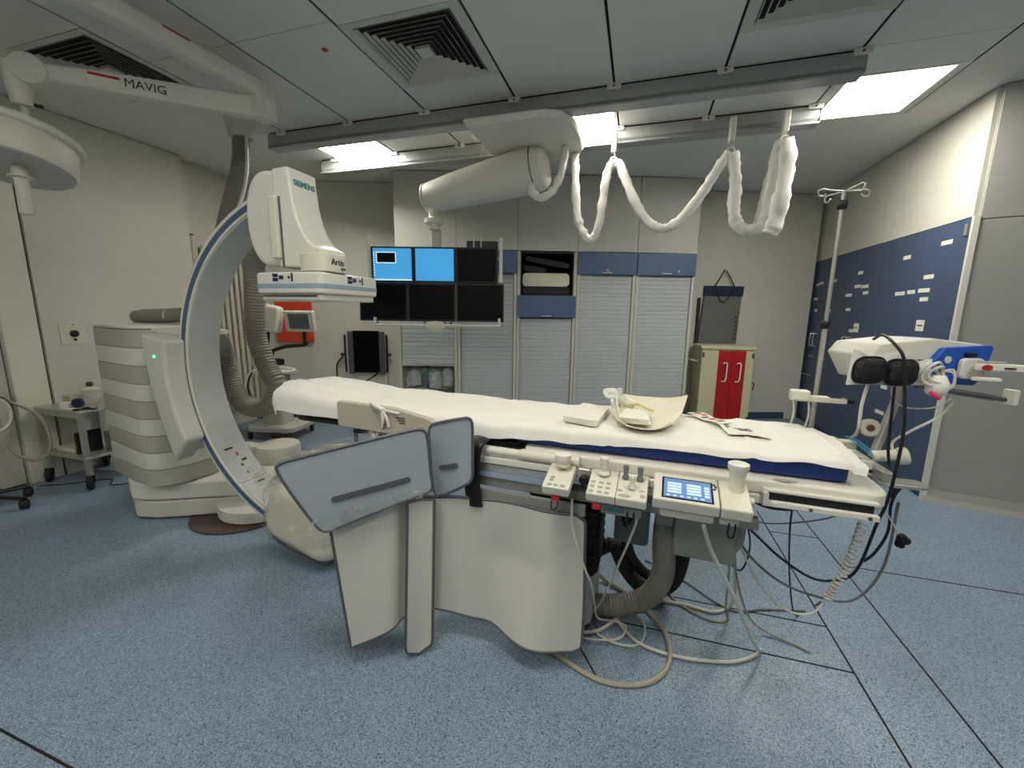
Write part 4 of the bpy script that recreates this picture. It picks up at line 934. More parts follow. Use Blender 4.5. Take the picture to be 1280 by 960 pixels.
# ---- things on the sheet
def clothstack(name, cat, corners, z0, layers, m, label, seed, hgt=.006):
    t = thing(name, label, cat, (sum(c[0] for c in corners)/4, sum(c[1] for c in corners)/4, z0)); rr = random.Random(seed)
    for k in range(layers):
        j = [Vector((c[0]+rr.uniform(-.006, .006), c[1]+rr.uniform(-.006, .006), 0)) for c in corners]
        def fn(a, b, k=k):
            p = j[0].lerp(j[1], a).lerp(j[3].lerp(j[2], a), b)
            return p + Vector((0, 0, z0 + k*hgt + .003 + .006*math.sin(PI*a)*math.sin(PI*b) + .0018*math.sin(11*a+seed)*math.sin(9*b+k)))
        bm = nb(); sheetgrid(bm, 12, 12, fn); obj('cloth_layer', bm, m, t, smooth='all', solid=hgt*.8)
    return t
ZS = .962
clothstack('folded_cloth', 'cloth', [(-.262, -.15), (-.118, -.172), (-.105, .10), (-.235, .15)], ZS, 4, 'paper', 'stack of folded white cloths on the sheet left of the dish', 2)
bw = thing('instrument_tray', 'shallow cream tray with a raised rounded back on the sheet', 'tray', (.04, -.02, ZS))
def dish(a, b):
    # a across, b from near to far
    x = -.11 + .32*a; y = -.20 + .33*b
    cxn = (a*2-1); x0 = .05 + cxn*(.115+.05*b - .02*(1-b)); y0 = y + .03*(cxn**2)*(1-b)*1.6
    z = ZS + .006 + .022*abs(cxn)**3 + (.07*max(0, b-.55)**1.5/.3)*1.0 + .012*max(0, .12-b)/.12
    return Vector((x0, y0, z))
bm = nb(); sheetgrid(bm, 24, 20, dish); obj('tray_shell', bm, 'bowl', bw, smooth='all', solid=.004)
clothstack('folded_cloth', 'cloth', [(-.045, -.15), (.075, -.16), (.07, .0), (-.03, .02)], ZS+.020, 4, 'paper', 'folded white towels lying in the cream tray', 5)
bm = nb(); ctube(bm, [(-.02, .03, ZS+.058), (.02, .03, ZS+.062), (.05, .0, ZS+.056), (.08, -.03, ZS+.053)], .006, 6); obj('yellow_tube', bm, 'paper_yellow', smooth=True, label='yellow soft tubing on top of the towels in the tray', cat='tubing')
kt = nb(); ctube(kt, [(-.06, .06, ZS+.03), (-.075, .04, ZS+.075), (-.07, .03, ZS+.098), (-.085, .02, ZS+.112), (-.115, .01, ZS+.108), (-.105, .0, ZS+.092), (-.075, .02, ZS+.092)], [.02]*6+[.013]*31 if False else .013, 8, flat=.45)
ctube(kt, [(-.07, .03, ZS+.09), (-.06, .03, ZS+.105), (-.062, .03, ZS+.125)], .012, 6, flat=.4)
ctube(kt, [(-.07, .03, ZS+.095), (-.062, -.03, ZS+.06), (-.045, -.09, ZS+.035), (-.02, -.13, ZS+.03)], .016, 8, flat=.4)
ctube(kt, [(-.065, .03, ZS+.095), (-.03, .05, ZS+.065), (0, .06, ZS+.05)], .018, 8, flat=.4)
obj('cloth_knot', kt, 'linen', smooth='all', label='white cloth knotted at the left corner of the cream tray', cat='cloth')
gp = thing('glove_packet', 'white paper packet with blue print near the foot of the table', 'packet', (.42, .0, ZS-.004))
def pk(a, b):
    q = Vector((.325, .085, 0)).lerp(Vector((.478, .085, 0)), a).lerp(Vector((.355, -.075, 0)).lerp(Vector((.492, -.088, 0)), a), b)
    return q + Vector((0, .004*math.sin(30*a)*b, ZS + .002 + .004*math.sin(5*a+2)*math.sin(4*b+1)))
bm = nb(); sheetgrid(bm, 14, 12, pk); obj('paper', bm, 'paper', gp, smooth='all', solid=.0025)
for a0, b0, a1, b1 in ((.30, .42, .62, .50), (.36, .54, .70, .62), (.36, .66, .66, .72), (.60, .36, .70, .44), (.12, .2, .18, .5), (.2, .14, .24, .4)):
    bm = nb(); sheetgrid(bm, 4, 2, lambda a, b: pk(a0+(a1-a0)*a, b0+(b1-b0)*b) + Vector((0, 0, .0022))); obj('print_bar', bm, 'cup_blue', gp)
ps = thing('packet_strip', 'printed paper strip with red marks beside the glove packet', 'packet', (.3, .13, ZS-.004))
def ps_(a, b): return Vector((.245, .215, 0)).lerp(Vector((.36, .055, 0)), a) + Vector((.028, .020, 0))*(b-.5)*2 + Vector((0, 0, ZS + .006 + .004*math.sin(9*a)))
bm = nb(); sheetgrid(bm, 12, 4, ps_); obj('paper', bm, 'paper', ps, smooth='all', solid=.002)
for k in range(8):
    bm = nb(); a0 = .05+k*.115; sheetgrid(bm, 2, 2, lambda a, b: ps_(a0+.06*a, .2+.5*b if k % 2 else .45+.4*b) + Vector((0, 0, .002))); obj('print_mark', bm, 'red' if k % 3 else 'dark_text', ps)

# ---- hoses and cables under the table (table frame)
def cable(name, label, pts, r, m, cat='cable', res=8, n=8):
    return obj(name, ctube(nb(), pts, r, n, res), m, smooth=True, label=label, cat=cat)
def W2T(p):                       # world -> table frame
    return FRT.inverted() @ Vector(p)
h = obj('floor_hose', hose(nb(), [(-.20, -.02, .06), (-.10, .0, .062), (.02, .04, .07), (.12, .07, .12), (.17, .07, .24), (.165, .04, .42), (.17, -.02, .56), (.2, -.08, .62)], .048, .016, .05, 16), 'hose_beige', label='thick beige hose curving from the floor up to the junction box', cat='hose')
h = obj('floor_hose', hose(nb(), [(-.16, .10, .25), (-.06, .13, .30), (.0, .16, .18), (.08, .2, .07), (.17, .22, .06), (.23, .2, .15), (.25, .14, .32), (.25, .08, .5)], .034, .016, .06, 14), 'rubber', label='black corrugated hose behind the beige hose under the table', cat='hose')
h = obj('floor_hose', hose(nb(), [(.02, .0, .62), (.0, .06, .45), (.02, .16, .25), (.1, .28, .09), (.16, .3, .09)], .026, .014, .06, 12), 'rubber', label='thin black hose dropping beside the grey rear panel', cat='hose')
frame()
cable('floor_cable', 'thick beige cable snaking in a wide loop in front of the drape', [(-.182, 2.10, .3), (-.13, 2.05, .05), (.014, 1.972, .011), (.128, 1.859, .011), (.202, 1.728, .011), (.202, 1.575, .011), (.135, 1.469, .011), (.032, 1.418, .011), (-.088, 1.417, .011), (-.26, 1.49, .011), (-.417, 1.555, .011), (-.594, 1.628, .011), (-.673, 1.66, .011)], .0105, 'cable_beige')
cable('floor_cable', 'white cable hanging from the touch panel and curving across the floor', [(.238, 1.34, .74), (.29, 1.42, .60), (.40, 1.52, .38), (.48, 1.60, .20), (.55, 1.70, .06), (.575, 1.765, .014), (.555, 1.735, .010), (.50, 1.69, .010), (.418, 1.651, .010), (.249, 1.622, .010), (.091, 1.646, .010), (.004, 1.739, .010), (-.026, 1.83, .010), (.03, 1.915, .012), (.13, 1.93, .012)], .007, 'cable_white')
cable('floor_cable', 'white cable lying along the dark floor joints under the table', [(.09, 1.94, .010), (.279, 1.965, .010), (.419, 1.952, .010), (.50, 2.0, .02), (.50, 1.93, .15), (.45, 1.80, .40), (.42, 1.72, .55)], .007, 'cable_white')
cable('floor_cable', 'thin white cable from the wide control module coiling on the floor', [(.04, 1.40, .73), (.03, 1.50, .60), (-.02, 1.60, .38), (-.08, 1.68, .15), (-.13, 1.73, .02), (-.10, 1.66, .008), (-.02, 1.62, .008), (.07, 1.63, .008), (.11, 1.70, .008), (.10, 1.80, .008), (.02, 1.86, .008)], .005, 'cable_white')
cable('floor_cable', 'thin white cable hanging from the leftmost control module over the drape', [(-.19, 1.40, .74), (-.18, 1.37, .65), (-.14, 1.39, .50), (-.11, 1.45, .38), (-.10, 1.55, .22), (-.09, 1.68, .06), (-.02, 1.74, .016), (.03, 1.72, .016), (.0, 1.64, .014), (-.12, 1.60, .014), (-.2, 1.61, .01)], .0045, 'cable_white')
cable('floor_cable', 'white cable poking out under the hem of the drape', [(-.56, 1.60, .009), (-.445, 1.575, .009), (-.37, 1.575, .009), (-.282, 1.60, .009), (-.096, 1.657, .012), (.002, 1.791, .016)], .008, 'cable_white')
cable('floor_cable', 'thin grey cable running across the floor under the table to the right', [(.12, 2.30, .006), (.3, 2.18, .006), (.5, 2.0, .006), (.66, 2.05, .006), (.85, 2.1, .006)], .004, 'cable_grey')
cable('floor_cable', 'thin beige cable trailing from the junction box along the floor', [(.40, 1.74, .55), (.43, 1.78, .35), (.45, 1.85, .12), (.47, 1.9, .012), (.38, 1.9, .008), (.25, 2.0, .008), (.18, 2.2, .008)], .005, 'cable_beige')
cable('floor_cable', 'blue-black cable drooping between table slot and floor at the right', [(.41, 1.62, .75), (.5, 1.7, .68), (.6, 1.75, .655), (.70, 1.76, .68), (.76, 1.76, .74)], .005, 'cable_black')
cable('floor_cable', 'dark thin cable falling from the table edge in an open bow', [(.40, 1.72, .70), (.47, 1.8, .58), (.53, 1.9, .40), (.52, 1.95, .25), (.45, 1.9, .33), (.42, 1.82, .55)], .004, 'cable_black')
cable('floor_cable', 'grey cable sagging from the junction box towards the coiled lead', [(.41, 1.74, .56), (.50, 1.78, .42), (.62, 1.80, .32), (.75, 1.82, .27), (.88, 1.80, .29), (.96, 1.80, .45), (.97, 1.80, .72)], .005, 'cable_grey')
cable('floor_cable', 'thin grey cable crossing below the table foot', [(.41, 1.75, .60), (.55, 1.83, .55), (.68, 1.83, .575), (.79, 1.80, .64), (.80, 1.78, .72)], .0035, 'cable_grey')
cable('floor_cable', 'fine grey cable reaching from junction box to the floor joint', [(.42, 1.74, .58), (.47, 1.82, .30), (.54, 1.86, .10), (.62, 1.88, .02), (.72, 1.85, .008), (.78, 1.82, .008)], .0045, 'cable_beige')
cable('floor_cable', 'straight dark cable slanting from table slot to the floor', [(.57, 1.62, .76), (.62, 1.75, .55), (.70, 1.9, .25), (.8, 2.05, .006), (.95, 2.2, .006)], .0035, 'cable_black')
sp = nb(); P = crom([(.84, 1.72, .76), (.825, 1.71, .62), (.79, 1.69, .48), (.74, 1.67, .36)], 60); Q = []
for k, p in enumerate(P): Q.append(p + Vector((.014*math.cos(k*.95), .014*math.sin(k*.95), 0)))
tube(sp, Q, .004, 6); ctube(sp, [Q[-1], (.70, 1.66, .30), (.62, 1.65, .29), (.52, 1.66, .36), (.44, 1.68, .5)], .004, 6)
obj('coiled_lead', sp, 'cable_white', smooth=True, label='coiled spiral lead hanging below the table foot', cat='cable')
fp = thing('foot_pendant', 'small black star knob hanging under the table foot corner', 'knob', (.86, 1.62, .62))
obj('knob_body', lathe(nb(), [(.008, 0), (.014, .006), (.015, .04), (.008, .046)], n=7, T=along((.885, 1.60, .635), (.3, .3, 1))), 'black', fp)
obj('knob_body', lathe(nb(), [(.009, 0), (.013, .006), (.013, .03), (.008, .035)], n=7, T=along((.905, 1.59, .66), (-.6, .2, .5))), 'black', fp)
obj('hanger', ctube(nb(), [(.885, 1.60, .67), (.875, 1.62, .70), (.86, 1.64, .73)], .003, 6), 'steel', fp)

# ================================================================== IV POLE
FR = FRT.copy()
iv = thing('iv_pole', 'chrome infusion pole with hooks at the far corner of the table foot', 'iv pole', (.735, .31, .82))
px, py = .725, .315
obj('pole', cyl(nb(), (px, py, .80), (px, py, 1.37), .0095), 'steel', iv, smooth=True)
obj('pole_extension', cyl(nb(), (px, py, 1.36), (px, py, 1.885), .0075), 'steel', iv, smooth=True)
for z in (1.365, 1.835): obj('collar', lathe(nb(), [(.015, z-.016), (.018, z-.012), (.018, z+.012), (.015, z+.016)], (px, py, 0), 16), 'black', iv, smooth=True)
obj('rail_clamp', bx(nb(), px-.025, px+.025, py-.05, py+.02, .80, .85), 'steel_dark', iv, bevel=.005)
for k in range(4):
    a = math.radians(20+90*k); c, s_ = math.cos(a), math.sin(a)
    obj('hook', ctube(nb(), [(px, py, 1.885), (px+.05*c, py+.05*s_, 1.888), (px+.085*c, py+.085*s_, 1.892), (px+.10*c, py+.10*s_, 1.885), (px+.095*c, py+.095*s_, 1.868), (px+.078*c, py+.078*s_, 1.866), (px+.07*c, py+.07*s_, 1.876)], .0035, 6, 5), 'steel', iv, smooth=True)
hl = obj('holder', bx(nb(), px-.10, px+.04, py-.05, py-.01, 1.045, 1.07), 'white_warm', iv, bevel=.005)
obj('holder_cup', prism(nb(), rrect(px-.10, px-.03, py-.055, py+.0, .012, 4), 'z', 1.05, 1.09), 'white', hl, bevel=.006)
obj('holder_arm', bx(nb(), px+.03, px+.10, py-.045, py-.015, 1.045, 1.062), 'white', hl, bevel=.004)
obj('holder_tip', cyl(nb(), (px+.10, py-.03, 1.053), (px+.125, py-.03, 1.053), .008), 'black', hl)
for x in (px-.085, px-.03): obj('holder_cord', ctube(nb(), [(x, py-.03, 1.045), (x+.005, py-.035, .98), (x-.01, py-.035, .90)], .004, 6), 'cable_white', hl)
frame()

# ================================================================== CONTRAST INJECTOR ON TABLE-END RAIL
ij = thing('injector_mount', 'steel clamp bar at the table foot carrying the angled support mast', 'clamp', (.9, 1.95, .80))
obj('cross_bar', bx(nb(), .875, .91, 1.73, 2.20, .815, .85), 'steel', ij, bevel=.004)
obj('cross_bar', bx(nb(), .845, .87, 1.78, 2.14, .795, .815), 'steel_dark', ij, bevel=.003)
obj('link_bar', bx(nb(), .79, .874, 1.80, 1.84, .82, .835), 'steel_dark', ij)
obj('link_bar', bx(nb(), .79, .874, 1.92, 1.95, .82, .835), 'steel_dark', ij)
obj('end_plate', prism(nb(), rrect(.87, 1.02, 1.72, 1.80, .03, 5), 'z', .80, .814), 'steel', ij, bevel=.003)
obj('bar_clamp', bx(nb(), .865, .92, 2.03, 2.08, .80, .875), 'white_warm', ij, bevel=.006)
obj('bar_clamp', bx(nb(), .84, .875, 1.80, 1.83, .805, .865), 'white', ij, bevel=.004)
obj('mast_base', cyl(nb(), (.93, 1.93, .85), (1.02, 1.91, .875), .022), 'white_warm', ij, smooth=True)
obj('clamp_wheel', lathe(nb(), [(.03, 0), (.034, .008), (.034, .026), (.028, .032)], n=18, T=along((1.0, 1.91, .865), (1, -.2, .3))), 'white_warm', ij, smooth=True)
obj('clamp_wheel', lathe(nb(), [(.032, 0), (.036, .008), (.036, .02), (.03, .026)], n=20, T=along((.925, 1.98, .955), (-.2, -1, .2))), 'white_dull', ij, smooth=True)
obj('wheel_hub', lathe(nb(), [(.014, 0), (.012, .006)], n=12, T=along((.920, 1.953, .96), (-.2, -1, .2))), 'brown', ij)
obj('mast', cyl(nb(), (.945, 1.96, .84), (1.035, 2.0, 1.20), .016), 'steel', ij, smooth=True)
bm = nb()
for k in range(3): ctube(bm, [(.87+.01*k, 2.03, .90), (.89+.012*k, 1.99, .885), (.92+.01*k, 1.93, .86), (.955, 1.90+.01*k, .855)], .0022, 6)
obj('blue_tubing', bm, 'cyan', smooth=True, label='thin blue tubing tangled over the steel clamp bar', cat='tubing', kind='stuff')
# injector body frame: x to the right along the unit, y away
frame((1.09, 1.97, 1.155), 17)
inj = thing('injector_unit', 'blue and white contrast injector unit on the mast by the blue cupboards', 'medical device', (0, 0, 0))
body = [(-.20, .0), (.12, -.004), (.145, .03), (.168, .135), (.16, .148), (-.03, .168), (-.23, .145), (-.262, .10)]
obj('body_shell', prism(nb(), body, 'y', -.02, .20), 'white', inj, bevel=.014, seg=3)
fp_ = obj('front_cover', prism(nb(), [(-.06, .005), (.125, -.006), (.15, .03), (.172, .135), (.165, .147), (-.01, .135), (-.068, .06)], 'y', -.045, -.018), 'inj_blue', inj, bevel=.006)
obj('rear_cover', prism(nb(), [(.03, .12), (.165, .135), (.165, .142), (.03, .168)], 'y', .1, .21), 'inj_blue', inj, bevel=.006)
obj('round_badge', lathe(nb(), [(.013, 0), (.013, .002)], n=18, T=along((.005, -.045, .092), (0, -1, 0))), 'white', fp_)
br = obj('syringe_bracket', prism(nb(), rrect(.040, .125, .022, .10, .018, 4), 'y', -.068, -.046), 'white', inj, bevel=.008)
obj('syringe_arm', prism(nb(), [(.055, -.09), (.20, -.16), (.205, -.145), (.12, -.075)], 'z', .058, .085), 'white', br, bevel=.006)
obj('syringe_arm', prism(nb(), [(.06, -.082), (.13, -.125), (.13, -.10), (.09, -.075)], 'z', .02, .035), 'white', br, bevel=.005)
obj('arm_pad', prism(nb(), [(.065, -.09), (.135, -.122), (.15, -.105), (.10, -.076)], 'z', .086, .092), 'key_grey', br)
obj('red_mark', lathe(nb(), [(.011, 0), (.011, .002)], n=14, T=plane_m((.085, -.108, .071), (.9, -.43, 0), (0, 0, 1)) @ Matrix.Diagonal((1.3, 1, 1, 1))), 'red', br)
obj('arm_print', bx(nb(), 0, .03, -.003, .003, 0, .001, plane_m((.125, -.126, .071), (.9, -.43, 0), (0, 0, 1))), 'dark_text', br)
obj('end_knob', lathe(nb(), [(.012, 0), (.02, .006), (.02, .018), (.013, .024)], n=18, T=along((.20, -.155, .075), (0, 0, 1))), 'white', br, smooth=True)
obj('hinge', bx(nb(), .06, .10, -.06, -.045, .105, .118), 'black', inj, bevel=.003)
obj('top_label', bx(nb(), -.085, .085, -.05, .05, 0, .0012, plane_m((-.14, .06, .1475), (1, 0, .12), (0, 1, 0)) ), 'paper', inj)
pl2 = plane_m((-.155, -.0215, .085), (1, 0, 0), (0, 0, 1))
obj('side_label', bx(nb(), -.05, .05, -.03, .03, 0, .0012, pl2), 'paper', inj)
for k in range(4): obj('label_line', bx(nb(), -.042, .042, -.022+k*.013, -.019+k*.013, .0012, .0018, pl2), 'dark_text', inj)
obj('red_label', bx(nb(), -.065, -.04, -.0235, -.0205, .055, .07), 'red', inj)
obj('carry_knob', lathe(nb(), [(.02, 0), (.022, .01), (.012, .014)], n=14, T=along((-.08, -.02, .075), (0, -1, 0)) @ Matrix.Diagonal((1.3, .7, 1, 1))), 'black', inj)
obj('support_rod', cyl(nb(), (-.07, -.02, -.012), (.14, -.10, -.04), .011), 'steel_dark', inj, smooth=True)
obj('rod_tip', cyl(nb(), (.14, -.10, -.04), (.185, -.118, -.046), .0085), 'steel_dark', inj, smooth=True)
rt = nb(); bx(rt, .168, .186, -.14, -.10, -.06, -.005); obj('rod_plate', rt, 'white_warm', inj, bevel=.003)
obj('under_bracket', bx(nb(), -.10, .06, .02, .12, -.018, -.002), 'white_dull', inj, bevel=.005)
# mesh pouch with coiled leads
FR = FR @ Matrix.Translation((-.075, 0, .012))
pc = thing('mesh_pouch', 'white hanging pouch with two black mesh pockets full of leads', 'pouch', (-.2, -.12, .0))
bp = nb(); sheetgrid(bp, 24, 8, lambda a, b: Vector((-.315+.31*a, -.078-.010*math.sin(11*a+1)*(.4+b), -.012+.118*b+.012*math.cos(a*11)*b - .02*a*b)))
obj('pouch_back', bp, 'linen', pc, smooth='all', solid=.004)
for x0, x1 in ((-.30, -.19), (-.183, -.075)):
    po = nb(); bmesh.ops.create_uvsphere(po, u_segments=28, v_segments=16, radius=1); sg = lambda q: math.copysign(abs(q)**.55, q)
    for v in po.verts: v.co = Vector(((x0+x1)/2+.057*sg(v.co.x), -.088-.030*max(-.15, -v.co.y), .040+.044*sg(v.co.z)-.06*(x0+.25)))
    po = obj('mesh_pocket', po, 'net', pc, smooth='all')
    zc = .040-.06*(x0+.25); fr_ = [((x0+x1)/2+.058*sg(math.cos(q*PI/12)), -.088, zc+.046*sg(math.sin(q*PI/12))) for q in range(24)]
    obj('pocket_piping', tube(nb(), fr_, .005, 6, closed=True), 'black', po, smooth=True)
    fill = nb(); bmesh.ops.create_uvsphere(fill, u_segments=14, v_segments=8, radius=1)
    for v in fill.verts: v.co = Vector(((x0+x1)/2+.045*v.co.x, -.096+.014*v.co.y, zc-.006+.03*v.co.z))
    obj('pocket_filling', fill, 'cable_grey', pc, smooth='all')
for k, (r, a0) in enumerate(((.034, 0), (.029, .4), (.037, .8), (.025, 1.2))):
    c = Vector((-.045+.012*k*.5, -.105-.006*k, .035)); ring = [c + Vector((r*math.cos(q*PI/8), .010*math.sin(q*PI/4+a0), r*1.15*math.sin(q*PI/8))) for q in range(16)]
    obj('lead_coil', tube(nb(), ring, .005, 6, closed=True), 'cable_white', pc, smooth=True)
bag = nb(); lathe(bag, [(.008, -.05), (.03, -.035), (.034, 0), (.02, .03)], (-.01, -.11, .0), 12); obj('small_bag', bag, 'linen', pc, smooth='all')
obj('pink_connector', ctube(nb(), [(-.045, -.125, -.03), (-.03, -.13, -.042), (-.015, -.13, -.05)], .008, 8), 'pink', pc, smooth=True)
for k in range(2): obj('thin_lead', ctube(nb(), [(.0, -.11, .045), (.03, -.12, .04+.01*k), (.035+.006*k, -.12, .0), (.01, -.12, -.03)], .003, 6), 'cable_white', pc, smooth=True)
frame()
CA = [(.878, 1.945, 1.315), (.867, 1.86, 1.334), (.866, 1.769, 1.302), (.884, 1.745, 1.255), (.900, 1.742, 1.143), (.905, 1.72, 1.01), (.891, 1.698, .867), (.879, 1.693, .748), (.870, 1.71, .661), (.859, 1.745, .478), (.825, 1.76, .40), (.74, 1.79, .36), (.62, 1.80, .42), (.50, 1.77, .53), (.42, 1.74, .60)]
CB = [(.882, 1.769, 1.156), (.896, 1.785, 1.046), (.91, 1.80, .927), (.925, 1.80, .85)]
CC = [(.831, 1.851, 1.166), (.844, 1.869, 1.071), (.857, 1.894, .954)]
def IJ(x, y, z): return FRI @ Vector((x, y, z))
FRI = Matrix.Translation((1.09, 1.97, 1.155)) @ Matrix.Rotation(math.radians(17), 4, 'Z')
cable('hanging_cable', 'black cable arching over the injector and falling towards the floor', CA, .0052, 'cable_black')
cable('hanging_cable', 'black cable hanging from the pouch to the end of the clamp bar', CB, .005, 'cable_black')
cable('hanging_cable', 'thin black cable behind the left half of the pouch', CC, .0035, 'cable_black')
cable('hanging_cable', 'black plug cord running down from the end of the clamp bar', [(.925, 1.75, .80), (.925, 1.745, .765), (.92, 1.745, .72), (.925, 1.745, .62), (.90, 1.75, .53), (.868, 1.747, .49)], .005, 'cable_black')
obj('cable_plug', lathe(nb(), [(.006, -.05), (.010, -.03), (.018, -.01), (.020, 0)], (.925, 1.75, .80), 12), 'black', label='black tapered plug under the end of the clamp bar', cat='plug')
cable('clear_tube', 'clear tube hanging from the left corner of the pouch', [IJ(-.30, -.07, .0), IJ(-.31, -.07, -.08), IJ(-.30, -.06, -.18), (.88, 2.0, .90)], .006, 'cable_white', 'tube')
cable('clear_tube', 'upper clear tube sagging under the injector', [IJ(-.17, -.03, -.0), IJ(-.16, -.03, -.06), IJ(-.10, -.03, -.095), IJ(-.02, -.05, -.09), IJ(.02, -.07, -.05)], .003, 'cable_white', 'tube')
cable('clear_tube', 'lower clear tube curving from the injector to the clamp wheel', [IJ(.02, -.08, -.06), IJ(-.0, -.06, -.12), IJ(-.07, -.04, -.18), (.99, 1.93, .92), (.985, 1.92, .885)], .005, 'cable_white', 'tube')

# ================================================================== LEFT AND BACK-LEFT
# wall socket plate
so = thing('wall_socket', 'square steel socket plate on the left wall', 'socket', (-4.545, 2.27, 1.085))
obj('plate', bx(nb(), -4.55, -4.543, 2.185, 2.355, 1.09, 1.275), 'plate', so, bevel=.003)
obj('outlet', lathe(nb(), [(.030, 0), (.030, .008), (.018, .012)], n=20, T=along((-4.543, 2.275, 1.18), (1, 0, 0))), 'black', so)
obj('key_hole', lathe(nb(), [(.011, 0), (.011, .005)], n=12, T=along((-4.543, 2.275, 1.13), (1, 0, 0))), 'black', so)
obj('screw', lathe(nb(), [(.006, 0), (.006, .003)], n=8, T=along((-4.543, 2.275, 1.255), (1, 0, 0))), 'steel_dark', so)
pn = thing('wall_notice', 'small framed paper notice on the wall behind the C-arm', 'notice', (-4.66, 3.42, 1.3))
obj('paper', bx(nb(), -4.67, -4.664, 3.36, 3.50, 1.30, 1.52), 'paper', pn)
for k in range(5): obj('text_line', bx(nb(), -4.664, -4.6632, 3.375, 3.48, 1.34+k*.03, 1.346+k*.03), 'key_grey', pn)
# radiator
ra = thing('column_radiator', 'tall cream tube radiator on the wall behind the C-arm', 'radiator', (-4.60, 3.76, .2))
for k in range(9):
    y = 3.50+k*.072
    obj('radiator_tube', tube(nb(), [(-4.60, y, .22), (-4.60, y, 2.08)], .024, 10, flat=1.0), 'radiator', ra, smooth=True)
for z in (.24, 2.06): obj('header_pipe', cyl(nb(), (-4.625, 3.44, z), (-4.625, 4.13, z), .017, n=10), 'radiator', ra, smooth=True)
for y in (3.42, 3.45): obj('supply_pipe', cyl(nb(), (-4.63, y, .1), (-4.63, y, 2.17 if y < 3.43 else 2.13), .014 if y > 3.43 else .026, n=10), 'radiator', ra, smooth=True)
obj('pipe_cap', cyl(nb(), (-4.63, 3.42, 2.17), (-4.63, 3.42, 2.185), .022, n=10), 'black', ra)
obj('valve', lathe(nb(), [(.02, 0), (.035, .01), (.035, .06), (.02, .07)], n=14, T=along((-4.58, 3.55, .72), (1, 0, 0))), 'steel', ra, smooth=True)
# orange wall board + things on the recessed back wall
FR = FRC.copy()
obj('wall_board', bx(nb(), -1.60, -1.155, .44, .478, 1.0, 1.50), 'orange', bevel=.008, label='orange-red rectangular board on the wall behind the ultrasound cart', cat='board')
bp = thing('film_viewer', 'black flat panel in a metal frame mounted on the back wall', 'wall panel', (-.5, .44, .55))
obj('panel', bx(nb(), -.66, -.34, .425, .455, .62, 1.15), 'screen_off', bp, bevel=.004)
for x0, x1 in ((-.73, -.66), (-.34, -.27)): obj('side_frame', bx(nb(), x0, x1, .43, .46, .60, 1.14), 'steel_dark', bp, bevel=.004)
for x in (-.765, -.245): obj('rail', cyl(nb(), (x, .44, .62), (x, .44, 1.10), .012, n=8), 'black', bp)
for x in (-.80, -.21): obj('rail_knob', cyl(nb(), (x-.02, .43, .85), (x+.02, .43, .85), .018, n=10), 'navy', bp)
obj('mount', bx(nb(), -.68, -.32, .456, .479, .7, 1.05), 'steel_dark', bp)
bm = nb(); obj('panel_cable', ctube(bm, [(-.79, .42, .83), (-.87, .42, .72), (-.88, .43, .55), (-.87, .44, .4)], .010, 8), 'cable_black', bp, smooth=True)
obj('panel_cable', ctube(nb(), [(-.33, .42, .68), (-.38, .41, .60), (-.5, .41, .52), (-.62, .42, .46), (-.7, .42, .4)], .010, 8), 'cable_black', bp, smooth=True)
obj('plate', bx(nb(), -.62, -.25, .455, .478, .3, .58), 'white_dull', bp, bevel=.004)
frame()
# ultrasound-like cart behind the table head
frame((-3.80, 3.55, 0), 12)
uc = thing('ultrasound_cart', 'beige medical trolley with small tilted screen behind the table head', 'medical cart', (0, 0, 0))
obj('cart_base', prism(nb(), rrect(-.26, .30, -.22, .25, .10, 6), 'z', .09, .15), 'white_dull', uc, bevel=.015)
obj('base_trim', prism(nb(), rrect(-.20, .2, -.19, .2, .09, 6), 'z', .075, .088), 'cart_red', uc)
for x, y in ((-.22, -.18), (.1, -.2), (.26, .2), (-.2, .2)):
    c = obj('caster', lathe(nb(), [(.04, -.014), (.043, -.01), (.043, .01), (.04, .014)], n=14, T=along((x, y, .043), (1, .3, 0))), 'rubber', uc)
    obj('caster_fork', bx(nb(), x-.02, x+.02, y-.02, y+.02, .05, .09), 'steel_dark', c)
obj('cart_column', prism(nb(), rrect(-.14, .12, -.1, .12, .05, 5), 'z', .15, .70), 'white_dull', uc, bevel=.01)
obj('console', prism(nb(), rrect(-.18, .26, -.20, .14, .12, 6), 'z', .70, .745, rotm((0, 0, .72), -8, 'X')), 'white', uc, bevel=.012)
obj('console_ring', tube(nb(), [(.14+.17*math.cos(q*PI/12), -.14+.10*math.sin(q*PI/12), .765+.012*math.sin(q*PI/12)) for q in range(24)], .014, 8, closed=True), 'white', uc, smooth=True)
ar = nb(); ctube(ar, [(-.05, .05, .74), (-.07, .04, .85), (-.04, .03, .95)], .035, 8); obj('arm_joint', ar, 'black', uc, smooth=True)
ar = nb(); ctube(ar, [(-.04, .03, .95), (.12, .05, 1.0), (.32, .06, 1.02), (.36, .05, 1.05)], .02, 8); obj('support_arm', ar, 'black', uc, smooth=True)
obj('arm_pivot', bx(nb(), -.06, .10, -.02, .04, .80, .87), 'black', uc, bevel=.012)
obj('screen_stem', cyl(nb(), (.34, .05, 1.02), (.34, .05, 1.2), .02), 'black', uc)
T = rotm((.33, .02, 1.28), 10, 'X')
sc = obj('screen_housing', bx(nb(), .17, .50, -.02, .03, 1.17, 1.395, T), 'white', uc, bevel=.015, seg=3)
obj('screen', bx(nb(), .22, .445, -.024, -.0202, 1.205, 1.365, T), 'cable_grey', sc)
pb = nb(); prism(pb, rrect(-.13, .12, 1.16, 1.45, .05, 5), 'y', -.06, .06, rotm((0, 0, 1.3), 10, 'Y')); obj('probe_head', pb, 'white_warm', uc, bevel=.03, seg=3)
obj('probe_neck', cyl(nb(), (-.05, 0, 1.17), (-.10, .03, .93), .03), 'black', uc, smooth=True)
